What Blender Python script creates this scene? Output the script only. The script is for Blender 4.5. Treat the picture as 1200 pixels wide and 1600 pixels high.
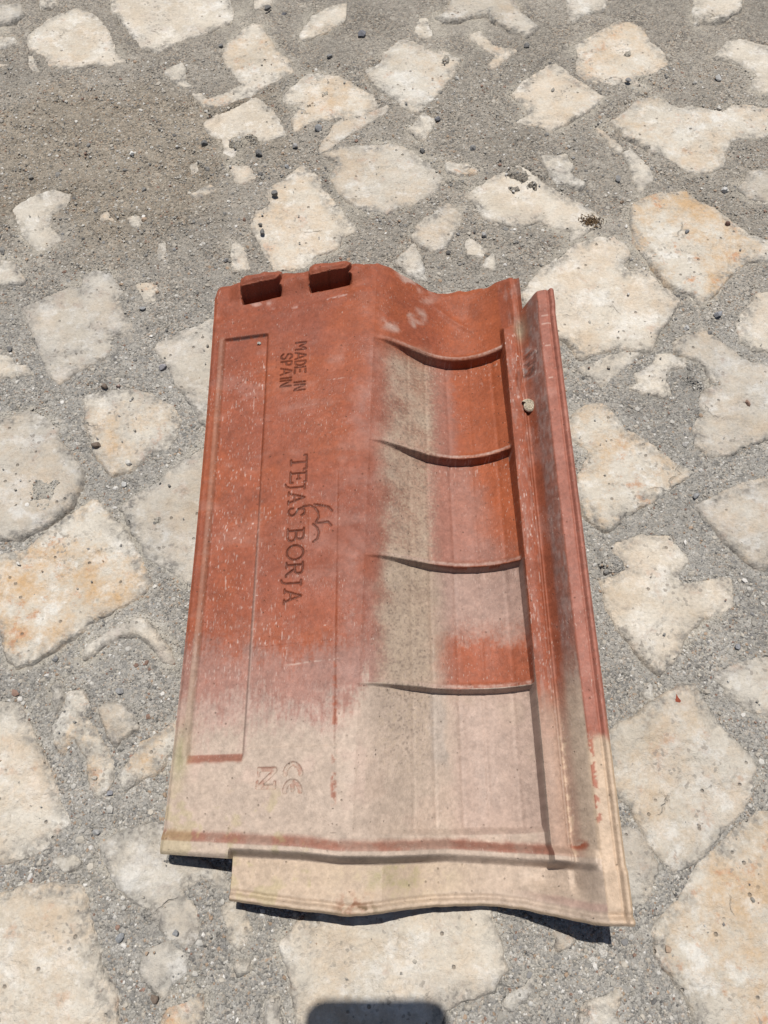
import bpy, math
import numpy as np
from mathutils import Vector, Matrix

for o in list(bpy.data.objects): bpy.data.objects.remove(o)
SC = bpy.context.scene
COL = SC.collection
rad = math.radians

# ------------------------------------------------------------------ camera
CAM_H, CAM_TILT, CAM_F = 0.5, rad(24.0), 1200.0      # metres, from straight down, focal in photo pixels
cd = bpy.data.cameras.new('camera'); cam = bpy.data.objects.new('camera', cd); COL.objects.link(cam)
cam.location = (0, 0, CAM_H); cam.rotation_euler = (CAM_TILT, 0, 0)
cd.sensor_fit = 'VERTICAL'; cd.sensor_height = 36.0; cd.lens = CAM_F / 1600 * 36
cd.clip_start = 0.005; cd.clip_end = 50
SC.camera = cam
SC.render.resolution_x, SC.render.resolution_y = 768, 1024

# ------------------------------------------------------------------ light
SUN_DIR = Vector((0.012, -0.243, -1.0))               # the way the light travels
SUN_EL = math.atan2(1.0, math.hypot(SUN_DIR.x, SUN_DIR.y))
wd = bpy.data.worlds.new('World'); SC.world = wd; wd.use_nodes = True
nt = wd.node_tree; nt.nodes.clear()
sky = nt.nodes.new('ShaderNodeTexSky'); sky.sky_type = 'NISHITA'; sky.sun_disc = False
sky.sun_elevation = SUN_EL; sky.sun_rotation = math.atan2(-SUN_DIR.x, -SUN_DIR.y)
bg = nt.nodes.new('ShaderNodeBackground'); bg.inputs['Strength'].default_value = 0.05
wo = nt.nodes.new('ShaderNodeOutputWorld')
nt.links.new(sky.outputs[0], bg.inputs[0]); nt.links.new(bg.outputs[0], wo.inputs[0])
sd_ = bpy.data.lights.new('sun', 'SUN'); sd_.energy = 4.6; sd_.angle = rad(0.53); sd_.color = (1.0, 0.965, 0.91)
sun = bpy.data.objects.new('sun', sd_); COL.objects.link(sun)
sun.rotation_euler = SUN_DIR.to_track_quat('-Z', 'Y').to_euler(); sun.location = (0, 1, 3)
SC.view_settings.view_transform = 'Standard'; SC.view_settings.look = 'None'
SC.view_settings.exposure = 0.15; SC.view_settings.gamma = 1.0

# ------------------------------------------------------------------ helpers
_c, _s = math.cos(CAM_TILT), math.sin(CAM_TILT)
def at(px, py, z=0.0):
    """a photo pixel as a point of the plane at height z"""
    dx, dy = (px-600)/CAM_F, (800-py)/CAM_F
    d = (dx, dy*_c + _s, dy*_s - _c)
    t = (z-CAM_H)/d[2]
    return (d[0]*t, d[1]*t, z)

_tab = {}
def vnoise(x, y, seed):
    if seed not in _tab: _tab[seed] = np.random.default_rng(seed).random((128, 128))
    T = _tab[seed]
    xi = np.floor(x).astype(np.int64); yi = np.floor(y).astype(np.int64)
    fx = x-xi; fy = y-yi
    fx = fx*fx*(3-2*fx); fy = fy*fy*(3-2*fy)
    x0, x1, y0, y1 = xi & 127, (xi+1) & 127, yi & 127, (yi+1) & 127
    return (T[x0, y0]*(1-fx)+T[x1, y0]*fx)*(1-fy) + (T[x0, y1]*(1-fx)+T[x1, y1]*fx)*fy
def fbm(x, y, size, seed, octaves=4, gain=0.5):
    """value noise, about -1..1"""
    x = np.asarray(x, float); y = np.asarray(y, float)
    r = 0; a = 1.0; tot = 0; f = 1.0/size
    for k in range(octaves):
        ca, sa = math.cos(0.6*k+0.3), math.sin(0.6*k+0.3)
        r = r + a*(vnoise((x*ca-y*sa)*f+17.3*k, (x*sa+y*ca)*f+5.1*k, seed+k)*2-1); tot += a; a *= gain; f *= 2.03
    return r/tot*1.6
def ss(a, b, x):
    t = np.clip((x-a)/(b-a), 0, 1); return t*t*(3-2*t)
def lerp(a, b, t): return a+(b-a)*t

def mesh_np(name, V, F, mat, parent=None, smooth=True, normals=None, color=None, attrs=None):
    """V (n,3), F (m,3|4) -> one linked mesh object"""
    me = bpy.data.meshes.new(name)
    V = np.ascontiguousarray(V, np.float32); F = np.ascontiguousarray(F, np.int32)
    k = F.shape[1]
    me.vertices.add(len(V)); me.vertices.foreach_set('co', V.ravel())
    me.loops.add(F.size); me.loops.foreach_set('vertex_index', F.ravel())
    me.polygons.add(len(F)); me.polygons.foreach_set('loop_start', np.arange(0, F.size, k, dtype=np.int32))
    me.polygons.foreach_set('loop_total', np.full(len(F), k, np.int32))
    me.polygons.foreach_set('use_smooth', np.full(len(F), smooth, bool))
    me.update(calc_edges=True)
    if color is not None:
        a = me.color_attributes.new('paint', 'FLOAT_COLOR', 'POINT')
        c4 = np.ones((len(V), 4), np.float32); c4[:, :color.shape[1]] = color
        a.data.foreach_set('color', c4.ravel())
    for n, arr in (attrs or {}).items():
        a = me.attributes.new(n, 'FLOAT', 'POINT'); a.data.foreach_set('value', np.ascontiguousarray(arr, np.float32))
    if normals is not None: me.normals_split_custom_set_from_vertices(np.asarray(normals, np.float32))
    me.materials.append(mat)
    ob = bpy.data.objects.new(name, me); COL.objects.link(ob)
    if parent: ob.parent = parent
    return ob
def tag(o, label=None, cat=None, group=None, kind=None):
    if label: o['label'] = label
    if cat: o['category'] = cat
    if group: o['group'] = group
    if kind: o['kind'] = kind
    return o
def empty(name, loc=(0, 0, 0)):
    e = bpy.data.objects.new(name, None); e.empty_display_size = 0.02; e.location = loc; COL.objects.link(e); return e

class NT:
    """small node-tree helper"""
    def __init__(s, name, rough=0.8, spec=0.3):
        s.m = bpy.data.materials.new(name); s.m.use_nodes = True
        s.t = s.m.node_tree; s.b = s.t.nodes['Principled BSDF']
        s.b.inputs['Roughness'].default_value = rough
        s.b.inputs['Specular IOR Level'].default_value = spec
    def n(s, typ, **kw):
        d = s.t.nodes.new('ShaderNode'+typ)
        for k, v in kw.items():
            if k in ('operation', 'blend_type', 'data_type', 'feature', 'attribute_name', 'noise_dimensions', 'distance', 'normalize'): setattr(d, k, v)
            else:
                i = d.inputs[k.replace('_', ' ')]
                if hasattr(v, 'is_linked') or isinstance(v, bpy.types.NodeSocket): s.t.links.new(v, i)
                else: i.default_value = v
        return d
    def link(s, a, b): s.t.links.new(a, b)
    def ramp(s, fac, stops, interp='LINEAR'):
        r = s.t.nodes.new('ShaderNodeValToRGB'); r.color_ramp.interpolation = interp
        el = r.color_ramp.elements
        while len(el) < len(stops): el.new(0.5)
        for e, (p, c) in zip(el, stops):
            e.position = p; e.color = (c, c, c, 1) if isinstance(c, (int, float)) else (*c, 1)
        s.link(fac, r.inputs[0]); return r.outputs[0]
    def mix(s, a, b, f, mode='MIX'):
        d = s.t.nodes.new('ShaderNodeMix'); d.data_type = 'RGBA'; d.blend_type = mode
        for v, i in ((f, d.inputs[0]), (a, d.inputs[6]), (b, d.inputs[7])):
            if isinstance(v, bpy.types.NodeSocket): s.link(v, i)
            elif isinstance(v, (int, float)): i.default_value = v if i.type == 'VALUE' else (v, v, v, 1)
            else: i.default_value = (*v, 1)
        return d.outputs[2]
    def noise(s, co, scale, detail=4, rough=0.55):
        d = s.n('TexNoise', Scale=scale, Detail=detail, Roughness=rough); s.link(co, d.inputs['Vector']); return d.outputs['Fac']
    def math(s, op, a, b=0.0):
        d = s.t.nodes.new('ShaderNodeMath'); d.operation = op
        for v, i in ((a, d.inputs[0]), (b, d.inputs[1])):
            if isinstance(v, bpy.types.NodeSocket): s.link(v, i)
            else: i.default_value = v
        return d.outputs[0]
    def bump(s, h, dist, strength=1.0, prev=None):
        d = s.n('Bump', Strength=strength, Distance=dist); s.link(h, d.inputs['Height'])
        if prev is not None: s.link(prev, d.inputs['Normal'])
        return d.outputs[0]
    def done(s, col=None, normal=None, rough=None):
        if col is not None: s.link(col, s.b.inputs['Base Color'])
        if normal is not None: s.link(normal, s.b.inputs['Normal'])
        if rough is not None: s.link(rough, s.b.inputs['Roughness'])
        return s.m

# ------------------------------------------------------------------ materials
def mat_mortar():
    N = NT('mortar', 0.95, 0.15); geo = N.n('NewGeometry'); P = geo.outputs['Position']
    v1 = N.n('TexVoronoi', Scale=720.0); N.link(P, v1.inputs['Vector'])
    v2 = N.n('TexVoronoi', Scale=330.0); N.link(P, v2.inputs['Vector'])
    sep1 = N.n('SeparateColor'); N.link(v1.outputs['Color'], sep1.inputs[0])
    sep2 = N.n('SeparateColor'); N.link(v2.outputs['Color'], sep2.inputs[0])
    grain = N.ramp(sep1.outputs[0], [(0.0, (.085, .080, .072)), (0.2, (.185, .172, .155)), (0.5, (.30, .283, .255)), (0.8, (.39, .365, .32)), (0.92, (.30, .225, .165)), (1.0, (.54, .52, .48))])
    big = N.ramp(sep2.outputs[1], [(0.0, (.12, .117, .113)), (0.4, (.22, .212, .20)), (0.75, (.34, .31, .27)), (1.0, (.52, .50, .46))])
    pick = N.ramp(sep2.outputs[0], [(0.74, 0.0), (0.78, 0.8)])
    c = N.mix(grain, big, pick)
    cem = N.ramp(N.noise(P, 150, 6, .65), [(0.35, (.26, .246, .222)), (0.65, (.40, .38, .345))])     # cement paste between the grains
    c = N.mix(c, cem, N.ramp(N.noise(P, 26, 6), [(0.38, 0.15), (0.60, 0.65)]))
    lo = N.n('Attribute', attribute_name='loose')
    earth = N.mix(c, (.87, .80, .715), 1.0, 'MULTIPLY')
    c = N.mix(c, earth, lo.outputs['Fac'])
    du = N.n('Attribute', attribute_name='dust')                                              # stone dust smeared beside the stones
    c = N.mix(c, (.46, .42, .35), N.math('MULTIPLY', du.outputs['Fac'], 0.5))
    c = N.mix(c, N.ramp(N.noise(P, 11, 4), [(0.3, .84), (0.7, 1.14)]), 1.0, 'MULTIPLY')
    h = N.math('ADD', N.math('MULTIPLY', v1.outputs['Distance'], -0.6), N.math('MULTIPLY', v2.outputs['Distance'], -0.8))
    nb = N.bump(h, 0.0018, 1.0); nb = N.bump(N.noise(P, 260, 6, 0.7), 0.0016, 0.8, nb)
    return N.done(c, nb)

def mat_stone():
    N = NT('limestone', 0.82, 0.25); geo = N.n('NewGeometry'); P0 = geo.outputs['Position']
    oi = N.n('ObjectInfo'); sep = N.n('SeparateColor'); N.link(oi.outputs['Color'], sep.inputs[0])
    off = N.n('VectorMath', operation='MULTIPLY_ADD'); N.link(oi.outputs['Random'], off.inputs[0]); off.inputs[1].default_value = (3, 5, 7); N.link(P0, off.inputs[2])
    P = off.outputs[0]
    base = N.ramp(N.noise(P, 20, 7, 0.64), [(0.28, (.455, .405, .335)), (0.5, (.545, .502, .435)), (0.72, (.60, .57, .515))])
    pale = N.ramp(N.noise(P, 45, 9, 0.75), [(0.51, 0.0), (0.60, 0.8)])
    c = N.mix(base, (.66, .64, .60), pale)
    tan_ = N.math('MULTIPLY', N.ramp(N.noise(P, 24, 10, 0.78), [(0.45, 0.0), (0.62, 1.0)]), sep.outputs[0])
    c = N.mix(c, (.50, .335, .185), tan_)
    rust = N.math('MULTIPLY', N.ramp(N.noise(P, 60, 9, 0.72), [(0.575, 0.0), (0.66, 1.0)]), N.math('MULTIPLY', sep.outputs[0], 1.15))
    c = N.mix(c, (.47, .22, .10), N.math('MULTIPLY', rust, 0.75))
    gr = N.math('MULTIPLY', N.ramp(N.noise(P, 30, 9, 0.75), [(0.47, 0.0), (0.64, 1.0)]), sep.outputs[1])
    c = N.mix(c, (.36, .355, .345), gr)
    # hairline cracks, warped
    wp = N.n('TexNoise', Scale=60.0, Detail=4.0); N.link(P, wp.inputs['Vector'])
    wv = N.n('VectorMath', operation='MULTIPLY_ADD'); N.link(wp.outputs['Color'], wv.inputs[0]); wv.inputs[1].default_value = (.03, .03, .03); N.link(P, wv.inputs[2])
    ck = N.n('TexVoronoi', Scale=15.0, feature='DISTANCE_TO_EDGE'); N.link(wv.outputs[0], ck.inputs['Vector'])
    crack = N.math('MULTIPLY', N.ramp(ck.outputs['Distance'], [(0.004, 1.0), (0.016, 0.0)]), N.ramp(N.noise(P, 22, 3), [(0.60, 0.0), (0.68, 1.0)]))
    c = N.mix(c, (.24, .205, .165), N.math('MULTIPLY', crack, 0.35))
    # fine grain, pits and grit
    c = N.mix(c, N.ramp(N.noise(P, 420, 4, 0.7), [(0.3, .86), (0.7, 1.08)]), 1.0, 'MULTIPLY')
    vv = N.n('TexVoronoi', Scale=170.0); N.link(P, vv.inputs['Vector'])
    vs = N.n('SeparateColor'); N.link(vv.outputs['Color'], vs.inputs[0])
    pit = N.math('MULTIPLY', N.ramp(vv.outputs['Distance'], [(0.10, 1.0), (0.22, 0.0)]), N.ramp(vs.outputs[0], [(0.84, 0.0), (0.88, 1.0)]))
    c = N.mix(c, (.21, .175, .14), N.math('MULTIPLY', pit, 0.75))
    v3 = N.n('TexVoronoi', Scale=520.0); N.link(P, v3.inputs['Vector'])
    v3s = N.n('SeparateColor'); N.link(v3.outputs['Color'], v3s.inputs[0])
    grit = N.math('MULTIPLY', N.ramp(v3s.outputs[1], [(0.90, 0.0), (0.93, 1.0)]), N.ramp(N.noise(P, 30, 4), [(0.48, 0.0), (0.62, 0.8)]))
    c = N.mix(c, (.27, .245, .215), grit)
    # mortar film lapping onto the rim of the stone
    rim = N.n('Attribute', attribute_name='rim')
    film = N.math('MULTIPLY', rim.outputs['Fac'], N.ramp(N.noise(P, 140, 6, 0.7), [(0.40, 0.0), (0.6, 1.0)]))
    c = N.mix(c, N.ramp(v3s.outputs[0], [(0, (.17, .16, .15)), (0.6, (.29, .27, .24)), (1, (.40, .38, .34))]), film)
    c = N.mix(c, N.ramp(oi.outputs['Random'], [(0.0, (.86, .85, .84)), (0.5, (1.0, .985, .96)), (1.0, (1.06, 1.03, .99))]), 1.0, 'MULTIPLY')
    h = N.math('ADD', N.math('MULTIPLY', N.noise(P, 75, 9, 0.68), 1.0), N.math('MULTIPLY', N.math('ADD', pit, crack), -0.30))
    nb = N.bump(h, 0.0055, 0.9); nb = N.bump(N.noise(P, 500, 3, 0.6), 0.0006, 0.6, nb)
    return N.done(c, nb)

def mat_paint(name, rough=0.8, spec=0.25, bump_s=900, bump_d=0.0003, grain=(0.86, 1.12)):
    N = NT(name, rough, spec); geo = N.n('NewGeometry'); P = geo.outputs['Position']
    a = N.n('Attribute', attribute_name='paint')
    c = N.mix(a.outputs['Color'], N.ramp(N.noise(P, bump_s, 4, 0.65), [(0.3, grain[0]), (0.7, grain[1])]), 1.0, 'MULTIPLY')
    nb = N.bump(N.noise(P, bump_s, 5, 0.7), bump_d, 0.7)
    return N.done(c, nb)

M_MORTAR, M_STONE = mat_mortar(), mat_stone()
def mat_clay():
    N = NT('fired_clay', 0.5, 0.28); geo = N.n('NewGeometry'); P = geo.outputs['Position']
    a = N.n('Attribute', attribute_name='paint'); base = a.outputs['Color']
    c = N.mix(base, N.ramp(N.noise(P, 650, 5, 0.7), [(0.28, .82), (0.5, .92), (0.72, 1.02)]), 1.0, 'MULTIPLY')
    st = N.n('VectorMath', operation='MULTIPLY'); N.link(P, st.inputs[0]); st.inputs[1].default_value = (1500, 330, 400)
    fs = N.noise(st.outputs[0], 1.0, 2, .5)
    patch = N.ramp(N.noise(P, 30, 4), [(0.42, 0.0), (0.62, 1.0)])
    c = N.mix(c, (.50, .40, .34), N.math('MULTIPLY', N.math('MULTIPLY', N.ramp(fs, [(0.63, 0.0), (0.72, 1.0)]), patch), 0.5))     # dry white scuffs
    vo = N.n('TexVoronoi', Scale=420.0); N.link(P, vo.inputs['Vector']); vs = N.n('SeparateColor'); N.link(vo.outputs['Color'], vs.inputs[0])
    pore = N.math('MULTIPLY', N.ramp(vo.outputs['Distance'], [(0.12, 1.0), (0.3, 0.0)]), N.ramp(vs.outputs[0], [(0.93, 0.0), (0.99, 1.0)]))
    c = N.mix(c, (.09, .065, .05), N.math('MULTIPLY', pore, 0.5))
    nb = N.bump(N.noise(P, 120, 6, 0.65), 0.0012, 0.5); nb = N.bump(N.noise(P, 900, 4, 0.7), 0.00035, 0.8, nb); nb = N.bump(pore, -0.0006, 0.8, nb)
    return N.done(c, nb, N.ramp(N.noise(P, 45, 5), [(0.35, .46), (0.65, .7)]))
M_CLAY = mat_clay()
M_GRAVEL = mat_paint('gravel_grain', 0.9, 0.2, 1200, 0.0002)
M_PEBBLE = mat_paint('pebble_rock', 0.85, 0.25, 800, 0.0005, (0.75, 1.2))
M_SHELL = mat_paint('snail_shell', 0.55, 0.35, 1500, 0.0001)

# ------------------------------------------------------------------ paving stones: outlines read off the photograph, laid on the ground
def z2l(l): return [(x/2, y/2) for x, y in l]
def z2r(l): return [(600+x/2, y/2) for x, y in l]
def z3(l): return [(x/3.2, 400+y/3.2) for x, y in l]
def z4(l): return [(840+x/3.2, 400+y/3.2) for x, y in l]
def z5(l): return [(x/2.286, 900+y/2.286) for x, y in l]
def z6(l): return [(840+x/2.286, 900+y/2.286) for x, y in l]
def z7(l): return [(300+x/2, 1380+y/2) for x, y in l]
# (outline, tan-orange amount, grey amount)
ST = [
 (z2l([(85,110),(150,60),(240,25),(290,45),(320,70),(350,120),(360,170),(395,190),(340,205),(300,195),(200,215),(150,200),(140,175),(90,150)]), .35, .2),
 (z2l([(325,0),(690,0),(735,55),(690,80),(620,115),(560,130),(495,163),(445,150),(420,120),(390,80),(350,30)]), .15, .35),
 (z2l([(785,0),(860,0),(850,8),(795,27)]), .3, .2),
 (z2l([(930,115),(975,50),(1040,15),(1090,5),(1110,30),(1070,65),(1000,105),(945,125)]), .35, .2),
 (z2l([(695,180),(710,150),(755,105),(790,80),(815,85),(850,140),(870,170),(905,190),(918,225),(870,250),(810,275),(790,295),(720,325),(640,340),(600,295),(625,295),(650,315),(700,295),(760,262),(740,240),(720,215)]), .55, .1),
 (z2l([(520,225),(570,200),(582,215),(577,250),(595,272),(570,272),(530,240)]), .1, .5),
 (z2l([(880,300),(930,260),(960,235),(1060,235),(1100,260),(1165,295),(1185,330),(1130,360),(1060,370),(990,375),(920,410),(915,370),(935,330),(890,320)]), .55, .1),
 (z2l([(990,470),(1040,390),(1080,365),(1120,370),(1210,325),(1215,340),(1130,400),(1080,430),(1050,450),(1010,472)]), .5, .2),
 (z2l([(640,385),(700,350),(770,315),(800,308),(855,345),(890,420),(830,440),(760,425),(740,460),(730,490),(700,480),(690,440),(650,415)]), .2, .35),
 (z2l([(710,510),(780,520),(800,555),(755,580),(735,560)]), .4, .2),
 (z2l([(835,590),(880,565),(945,515),(980,540),(1010,590),(1060,650),(1112,718),(1060,740),(1060,770),(990,800),(950,842),(860,850),(830,800),(800,750),(785,710),(800,660),(840,640)]), .5, .2),
 ([(508,243),(530,232),(575,228),(600,226),(630,232),(670,255),(693,278),(680,300),(645,320),(600,334),(560,325),(532,300),(518,280),(525,255)], .4, .2),
 (z2l([(30,650),(90,620),(170,590),(230,605),(210,640),(160,670),(150,710),(200,740),(160,770),(120,790),(75,740),(50,690)]), .2, .4),
 (z2l([(308,675),(335,655),(358,690),(320,692)]), .5, .2), (z2l([(400,670),(447,680),(432,712),(410,707)]), .5, .1),
 (z2l([(600,610),(660,580),(672,595),(620,625)]), .6, .1), (z2l([(588,510),(620,500),(627,540),(595,552)]), .5, .2),
 (z2l([(495,770),(515,765),(520,810),(500,815)]), .5, .2),
 ([(0,388),(20,412),(38,441),(0,454)], .3, .3),
 (z2l([(0,122),(40,118),(46,138),(20,152),(0,152)]), .5, .1), (z2l([(88,170),(105,178),(118,220),(95,215)]), .5, .1), (z2l([(0,196),(22,208),(0,232)]), .4, .2),
 (z2l([(130,0),(200,0),(170,12),(128,16)]), .2, .3), (z2l([(0,30),(60,15),(75,45),(30,70),(0,75)]), .1, .6),
 (z2l([(725,755),(760,770),(778,845),(730,850)]), .4, .3),
 ([(573,110),(598,98),(602,85),(630,62),(648,70),(668,80),(700,85),(719,95),(702,125),(675,155),(652,175),(630,165),(605,145),(585,130)], .5, .15),
 (z2r([(165,55),(200,30),(280,-10),(360,0),(420,40),(480,90),(450,115),(400,95),(340,65),(320,45),(260,55),(200,65)]), .35, .2),
 (z2r([(90,105),(115,55),(135,60),(140,90),(175,100),(130,120)]), .3, .2),
 (z2r([(265,110),(300,95),(340,140),(410,160),(340,215),(330,200),(350,170),(300,145)]), .4, .2),
 (z2r([(565,0),(720,0),(690,20),(620,45),(590,70),(575,40)]), .2, .4),
 (z2r([(970,75),(965,30),(985,0),(1135,0),(1110,30),(1060,60),(1000,65)]), .2, .35),
 (z2r([(598,145),(640,120),(720,75),(770,70),(810,85),(830,130),(870,160),(895,200),(850,230),(780,240),(805,270),(740,265),(640,255),(605,225),(605,180)]), .55, .05),
 (z2r([(400,295),(440,250),(500,210),(535,200),(600,245),(640,270),(690,300),(640,345),(520,410),(480,390),(415,385),(450,360),(440,330)]), .35, .25),
 (z2r([(705,385),(760,355),(790,315),(860,315),(920,345),(1000,340),(1060,345),(1090,325),(1200,345),(1200,410),(1080,440),(1060,490),(1060,520),(1000,540),(950,535),(900,500),(830,470),(760,430)]), .5, .15),
 (z2r([(1040,180),(1070,135),(1110,125),(1200,165),(1200,315),(1145,280),(1155,250),(1170,235),(1130,210),(1080,190)]), .1, .5),
 (z2r([(255,615),(300,580),(360,545),(420,512),(460,530),(510,580),(560,605),(650,660),(680,690),(640,720),(580,755),(590,720),(520,710),(480,690),(430,710),(370,700),(310,685),(290,650)]), .25, .35),
 (z2r([(495,490),(570,490),(590,520),(580,540),(625,575),(610,588),(540,570),(510,530)]), .1, .5),
 (z2r([(665,400),(685,408),(748,460),(735,478),(700,442)]), .4, .2), (z2r([(750,480),(775,470),(835,530),(840,560),(800,610),(780,570),(775,520)]), .1, .5),
 ([(987,322),(1015,306),(1070,302),(1085,312),(1115,326),(1140,345),(1175,370),(1200,392),(1200,405),(1168,407),(1152,419),(1134,437),(1106,469),(1093,474),(1080,456),(1059,452),(1040,444),(1010,402),(990,378)], .9, .05),
 ([(1155,295),(1172,272),(1200,257),(1200,322),(1170,310)], .4, .1),
 ([(645,372),(655,350),(700,322),(720,335),(715,355),(700,385),(680,392),(655,385)], .4, .3),
 ([(618,412),(648,382),(655,400),(664,438),(640,430)], .3, .3),
 (z2r([(250,750),(270,738),(322,780),(300,806),(260,792)]), .1, .5), (z2r([(308,830),(340,790),(347,842)]), .1, .5),
 ([(815,460),(840,430),(870,405),(900,385),(935,370),(960,372),(980,385),(983,400),(974,412),(983,426),(1005,422),(1030,445),(1059,470),(1045,495),(1030,515),(1015,545),(990,548),(965,541),(940,549),(905,562),(895,545),(880,530),(840,520)], .35, .25),
 ([(900,578),(930,564),(960,552),(998,550),(985,567),(960,585),(940,600),(925,590)], .15, .45),
 ([(695,255),(740,262),(745,270),(720,276),(700,268)], .9, .0), ([(640,202),(662,180),(677,188),(675,200),(660,219)], .5, .2),
 (z3([(110,260),(350,150),(410,180),(420,100),(480,80),(550,95),(610,180),(590,220),(640,310),(665,370),(650,420),(600,390),(560,400),(545,470),(540,500),(420,560),(360,590),(300,640),(240,590),(200,480),(150,350)]), .3, .45),
 (z3([(680,140),(770,130),(785,170),(770,225),(720,230),(700,190)]), .5, .1),
 (z3([(0,470),(40,500),(60,530),(100,540),(155,560),(160,590),(0,630)]), .4, .2),
 (z3([(415,700),(500,680),(660,675),(740,690),(800,720),(870,760),(890,820),(880,900),(830,960),(740,980),(700,1030),(640,1070),(560,1090),(500,1010),(450,900),(430,800)]), .75, .5),
 (z3([(0,830),(70,800),(140,765),(190,790),(290,860),(290,920),(370,1030),(405,1070),(400,1130),(380,1190),(340,1260),(200,1360),(100,1410),(0,1420)]), .35, .3),
 ([(0,884),(37,859),(94,819),(147,781),(156,791),(172,809),(188,822),(212,862),(231,897),(236,912),(219,930),(184,948),(144,972),(109,994),(70,1022),(26,1040),(17,1031),(4,988),(-6,940)], .95, .1),
 ([(241,545),(250,535),(330,500),(360,540),(360,620),(350,670),(320,662),(300,630),(275,600),(262,570)], .2, .35),
 ([(189,794),(219,772),(250,750),(281,725),(340,685),(370,780),(350,900),(300,914),(266,888),(231,872),(219,847),(203,819)], .3, .3),
 (z5([(300,290),(320,250),(410,190),(500,155),(545,185),(580,240),(615,305),(585,300),(540,240),(500,205),(440,205),(360,245)]), .3, .6),
 (z5([(188,400),(210,388),(217,430),(200,480)]), .0, .7),
 (z5([(240,420),(290,410),(310,460),(290,500),(340,550),(370,600),(400,680),(390,740),(350,785),(320,740),(310,650),(280,590),(250,550),(225,640),(195,600),(195,540),(230,480)]), .9, .2),
 (z5([(355,475),(410,455),(450,480),(485,540),(430,580),(410,605),(385,560)]), .45, .2),
 (z5([(430,720),(470,660),(510,600),(560,570),(640,515),(680,560),(590,640),(570,690),(500,720),(450,760)]), 1.0, .1),
 (z5([(0,465),(65,450),(100,540),(130,620),(180,720),(240,880),(200,910),(190,950),(110,1000),(0,1050)]), .4, .15),
 (z5([(0,1190),(40,1140),(100,1115),(200,1105),(290,1120),(310,1220),(340,1320),(360,1430),(400,1480),(435,1600),(0,1600)]), .4, .15),
 (z5([(198,1020),(250,1008),(275,1030),(230,1047)]), .0, .5),
 (z5([(365,960),(430,930),(480,905),(580,890),(640,1000),(740,1030),(800,1070),(815,1120),(780,1110),(720,1082),(640,1120),(700,1200),(705,1290),(660,1330),(600,1290),(560,1240),(520,1190),(470,1150),(400,1070),(370,1000)]), .15, .5),
 (z5([(500,1400),(520,1330),(600,1310),(670,1360),(660,1420),(610,1460),(580,1530),(560,1490),(510,1440)]), .1, .5),
 (z5([(520,1600),(600,1550),(720,1500),(720,1540),(690,1600)]), .7, .2),
 ([(350,1420),(375,1408),(395,1455),(375,1487),(360,1475)], .2, .4), ([(370,1508),(390,1502),(388,1516),(372,1518)], .2, .4), ([(415,1565),(432,1562),(445,1600),(420,1600)], .1, .5),
 ([(437,1475),(460,1450),(500,1420),(560,1400),(755,1400),(770,1440),(780,1470),(790,1515),(770,1545),(730,1555),(690,1575),(650,1640),(480,1640),(465,1570),(450,1510)], .35, .35),
 ([(787,1572),(803,1550),(835,1526),(830,1547),(800,1582)], .1, .6),
 ([(940,909),(950,905),(985,890),(965,870),(955,855),(985,843),(1009,834),(1045,838),(1055,850),(1074,875),(1060,897),(1065,912),(1100,909),(1142,903),(1146,945),(1102,966),(1067,996),(1063,1018),(1032,1053),(1011,1031),(971,987),(949,952)], .3, .2),
 ([(1001,1084),(1018,1071),(1020,1093)], .0, .3),
 (z6([(235,600),(270,550),(340,510),(420,450),(510,395),(560,395),(600,450),(650,540),(720,600),(780,680),(760,770),(740,830),(680,890),(600,970),(540,1030),(480,1040),(440,1000),(400,960),(370,900),(330,820),(280,770)]), .5, .25),
 (z6([(640,355),(720,310),(823,250),(823,525),(740,470),(680,420)]), .5, .3),
 (z6([(415,1270),(500,1160),(560,1060),(640,980),(720,900),(780,850),(823,810),(823,1600),(610,1600),(540,1500),(500,1440),(430,1360)]), .7, .1),
 (z6([(270,905),(360,905),(400,980),(420,1040),(400,1100),(390,1155),(345,1172),(290,1100)]), .3, .3),
 (z6([(100,1600),(170,1540),(290,1470),(305,1490),(280,1560),(310,1600)]), .6, .1),
 ([(868,1460),(897,1469),(873,1484)], .5, .2),
 (z4([(690,430),(740,400),(790,385),(820,360),(900,410),(960,460),(1030,520),(1152,600),(1152,860),(1060,930),(960,990),(860,1000),(800,950),(780,880),(790,830),(850,780),(810,750),(830,690),(880,650),(850,560),(800,510),(740,500),(700,480)]), .35, .4),
 (z4([(490,590),(560,550),(600,500),(670,485),(690,510),(740,510),(735,540),(650,560),(640,620),(665,690),(620,705),(540,680),(455,660),(520,640)]), .1, .5),
 (z4([(1000,330),(1060,250),(1100,190),(1152,140),(1152,510),(1080,460),(1020,410)]), .35, .25),
 (z4([(140,840),(200,770),(280,735),(350,755),(400,810),(440,870),(540,920),(620,990),(690,1050),(775,1080),(720,1120),(620,1190),(550,1240),(430,1290),(380,1350),(330,1370),(250,1310),(190,1200),(200,1100),(240,1060),(270,970),(200,930),(150,900)]), .8, .15),
 (z4([(800,1260),(900,1200),(1000,1150),(1152,1060),(1152,1600),(1100,1560),(1000,1480),(930,1420),(880,1350),(830,1310)]), .45, .4),
]
def grow_out(poly):
    r = []
    for x, y in poly:                     # a stone cut by the frame goes on past it
        if x <= 0: x -= 60
        if x >= 1199: x += 60
        if y <= 0: y -= 45
        if y >= 1599: y += 60
        r.append((x, y))
    return r
STONES = []
for poly, tan_, grey in ST:
    P = np.array([at(x, y, 0.001)[:2] for x, y in grow_out(poly)])
    STONES.append((P, tan_, grey))

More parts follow.
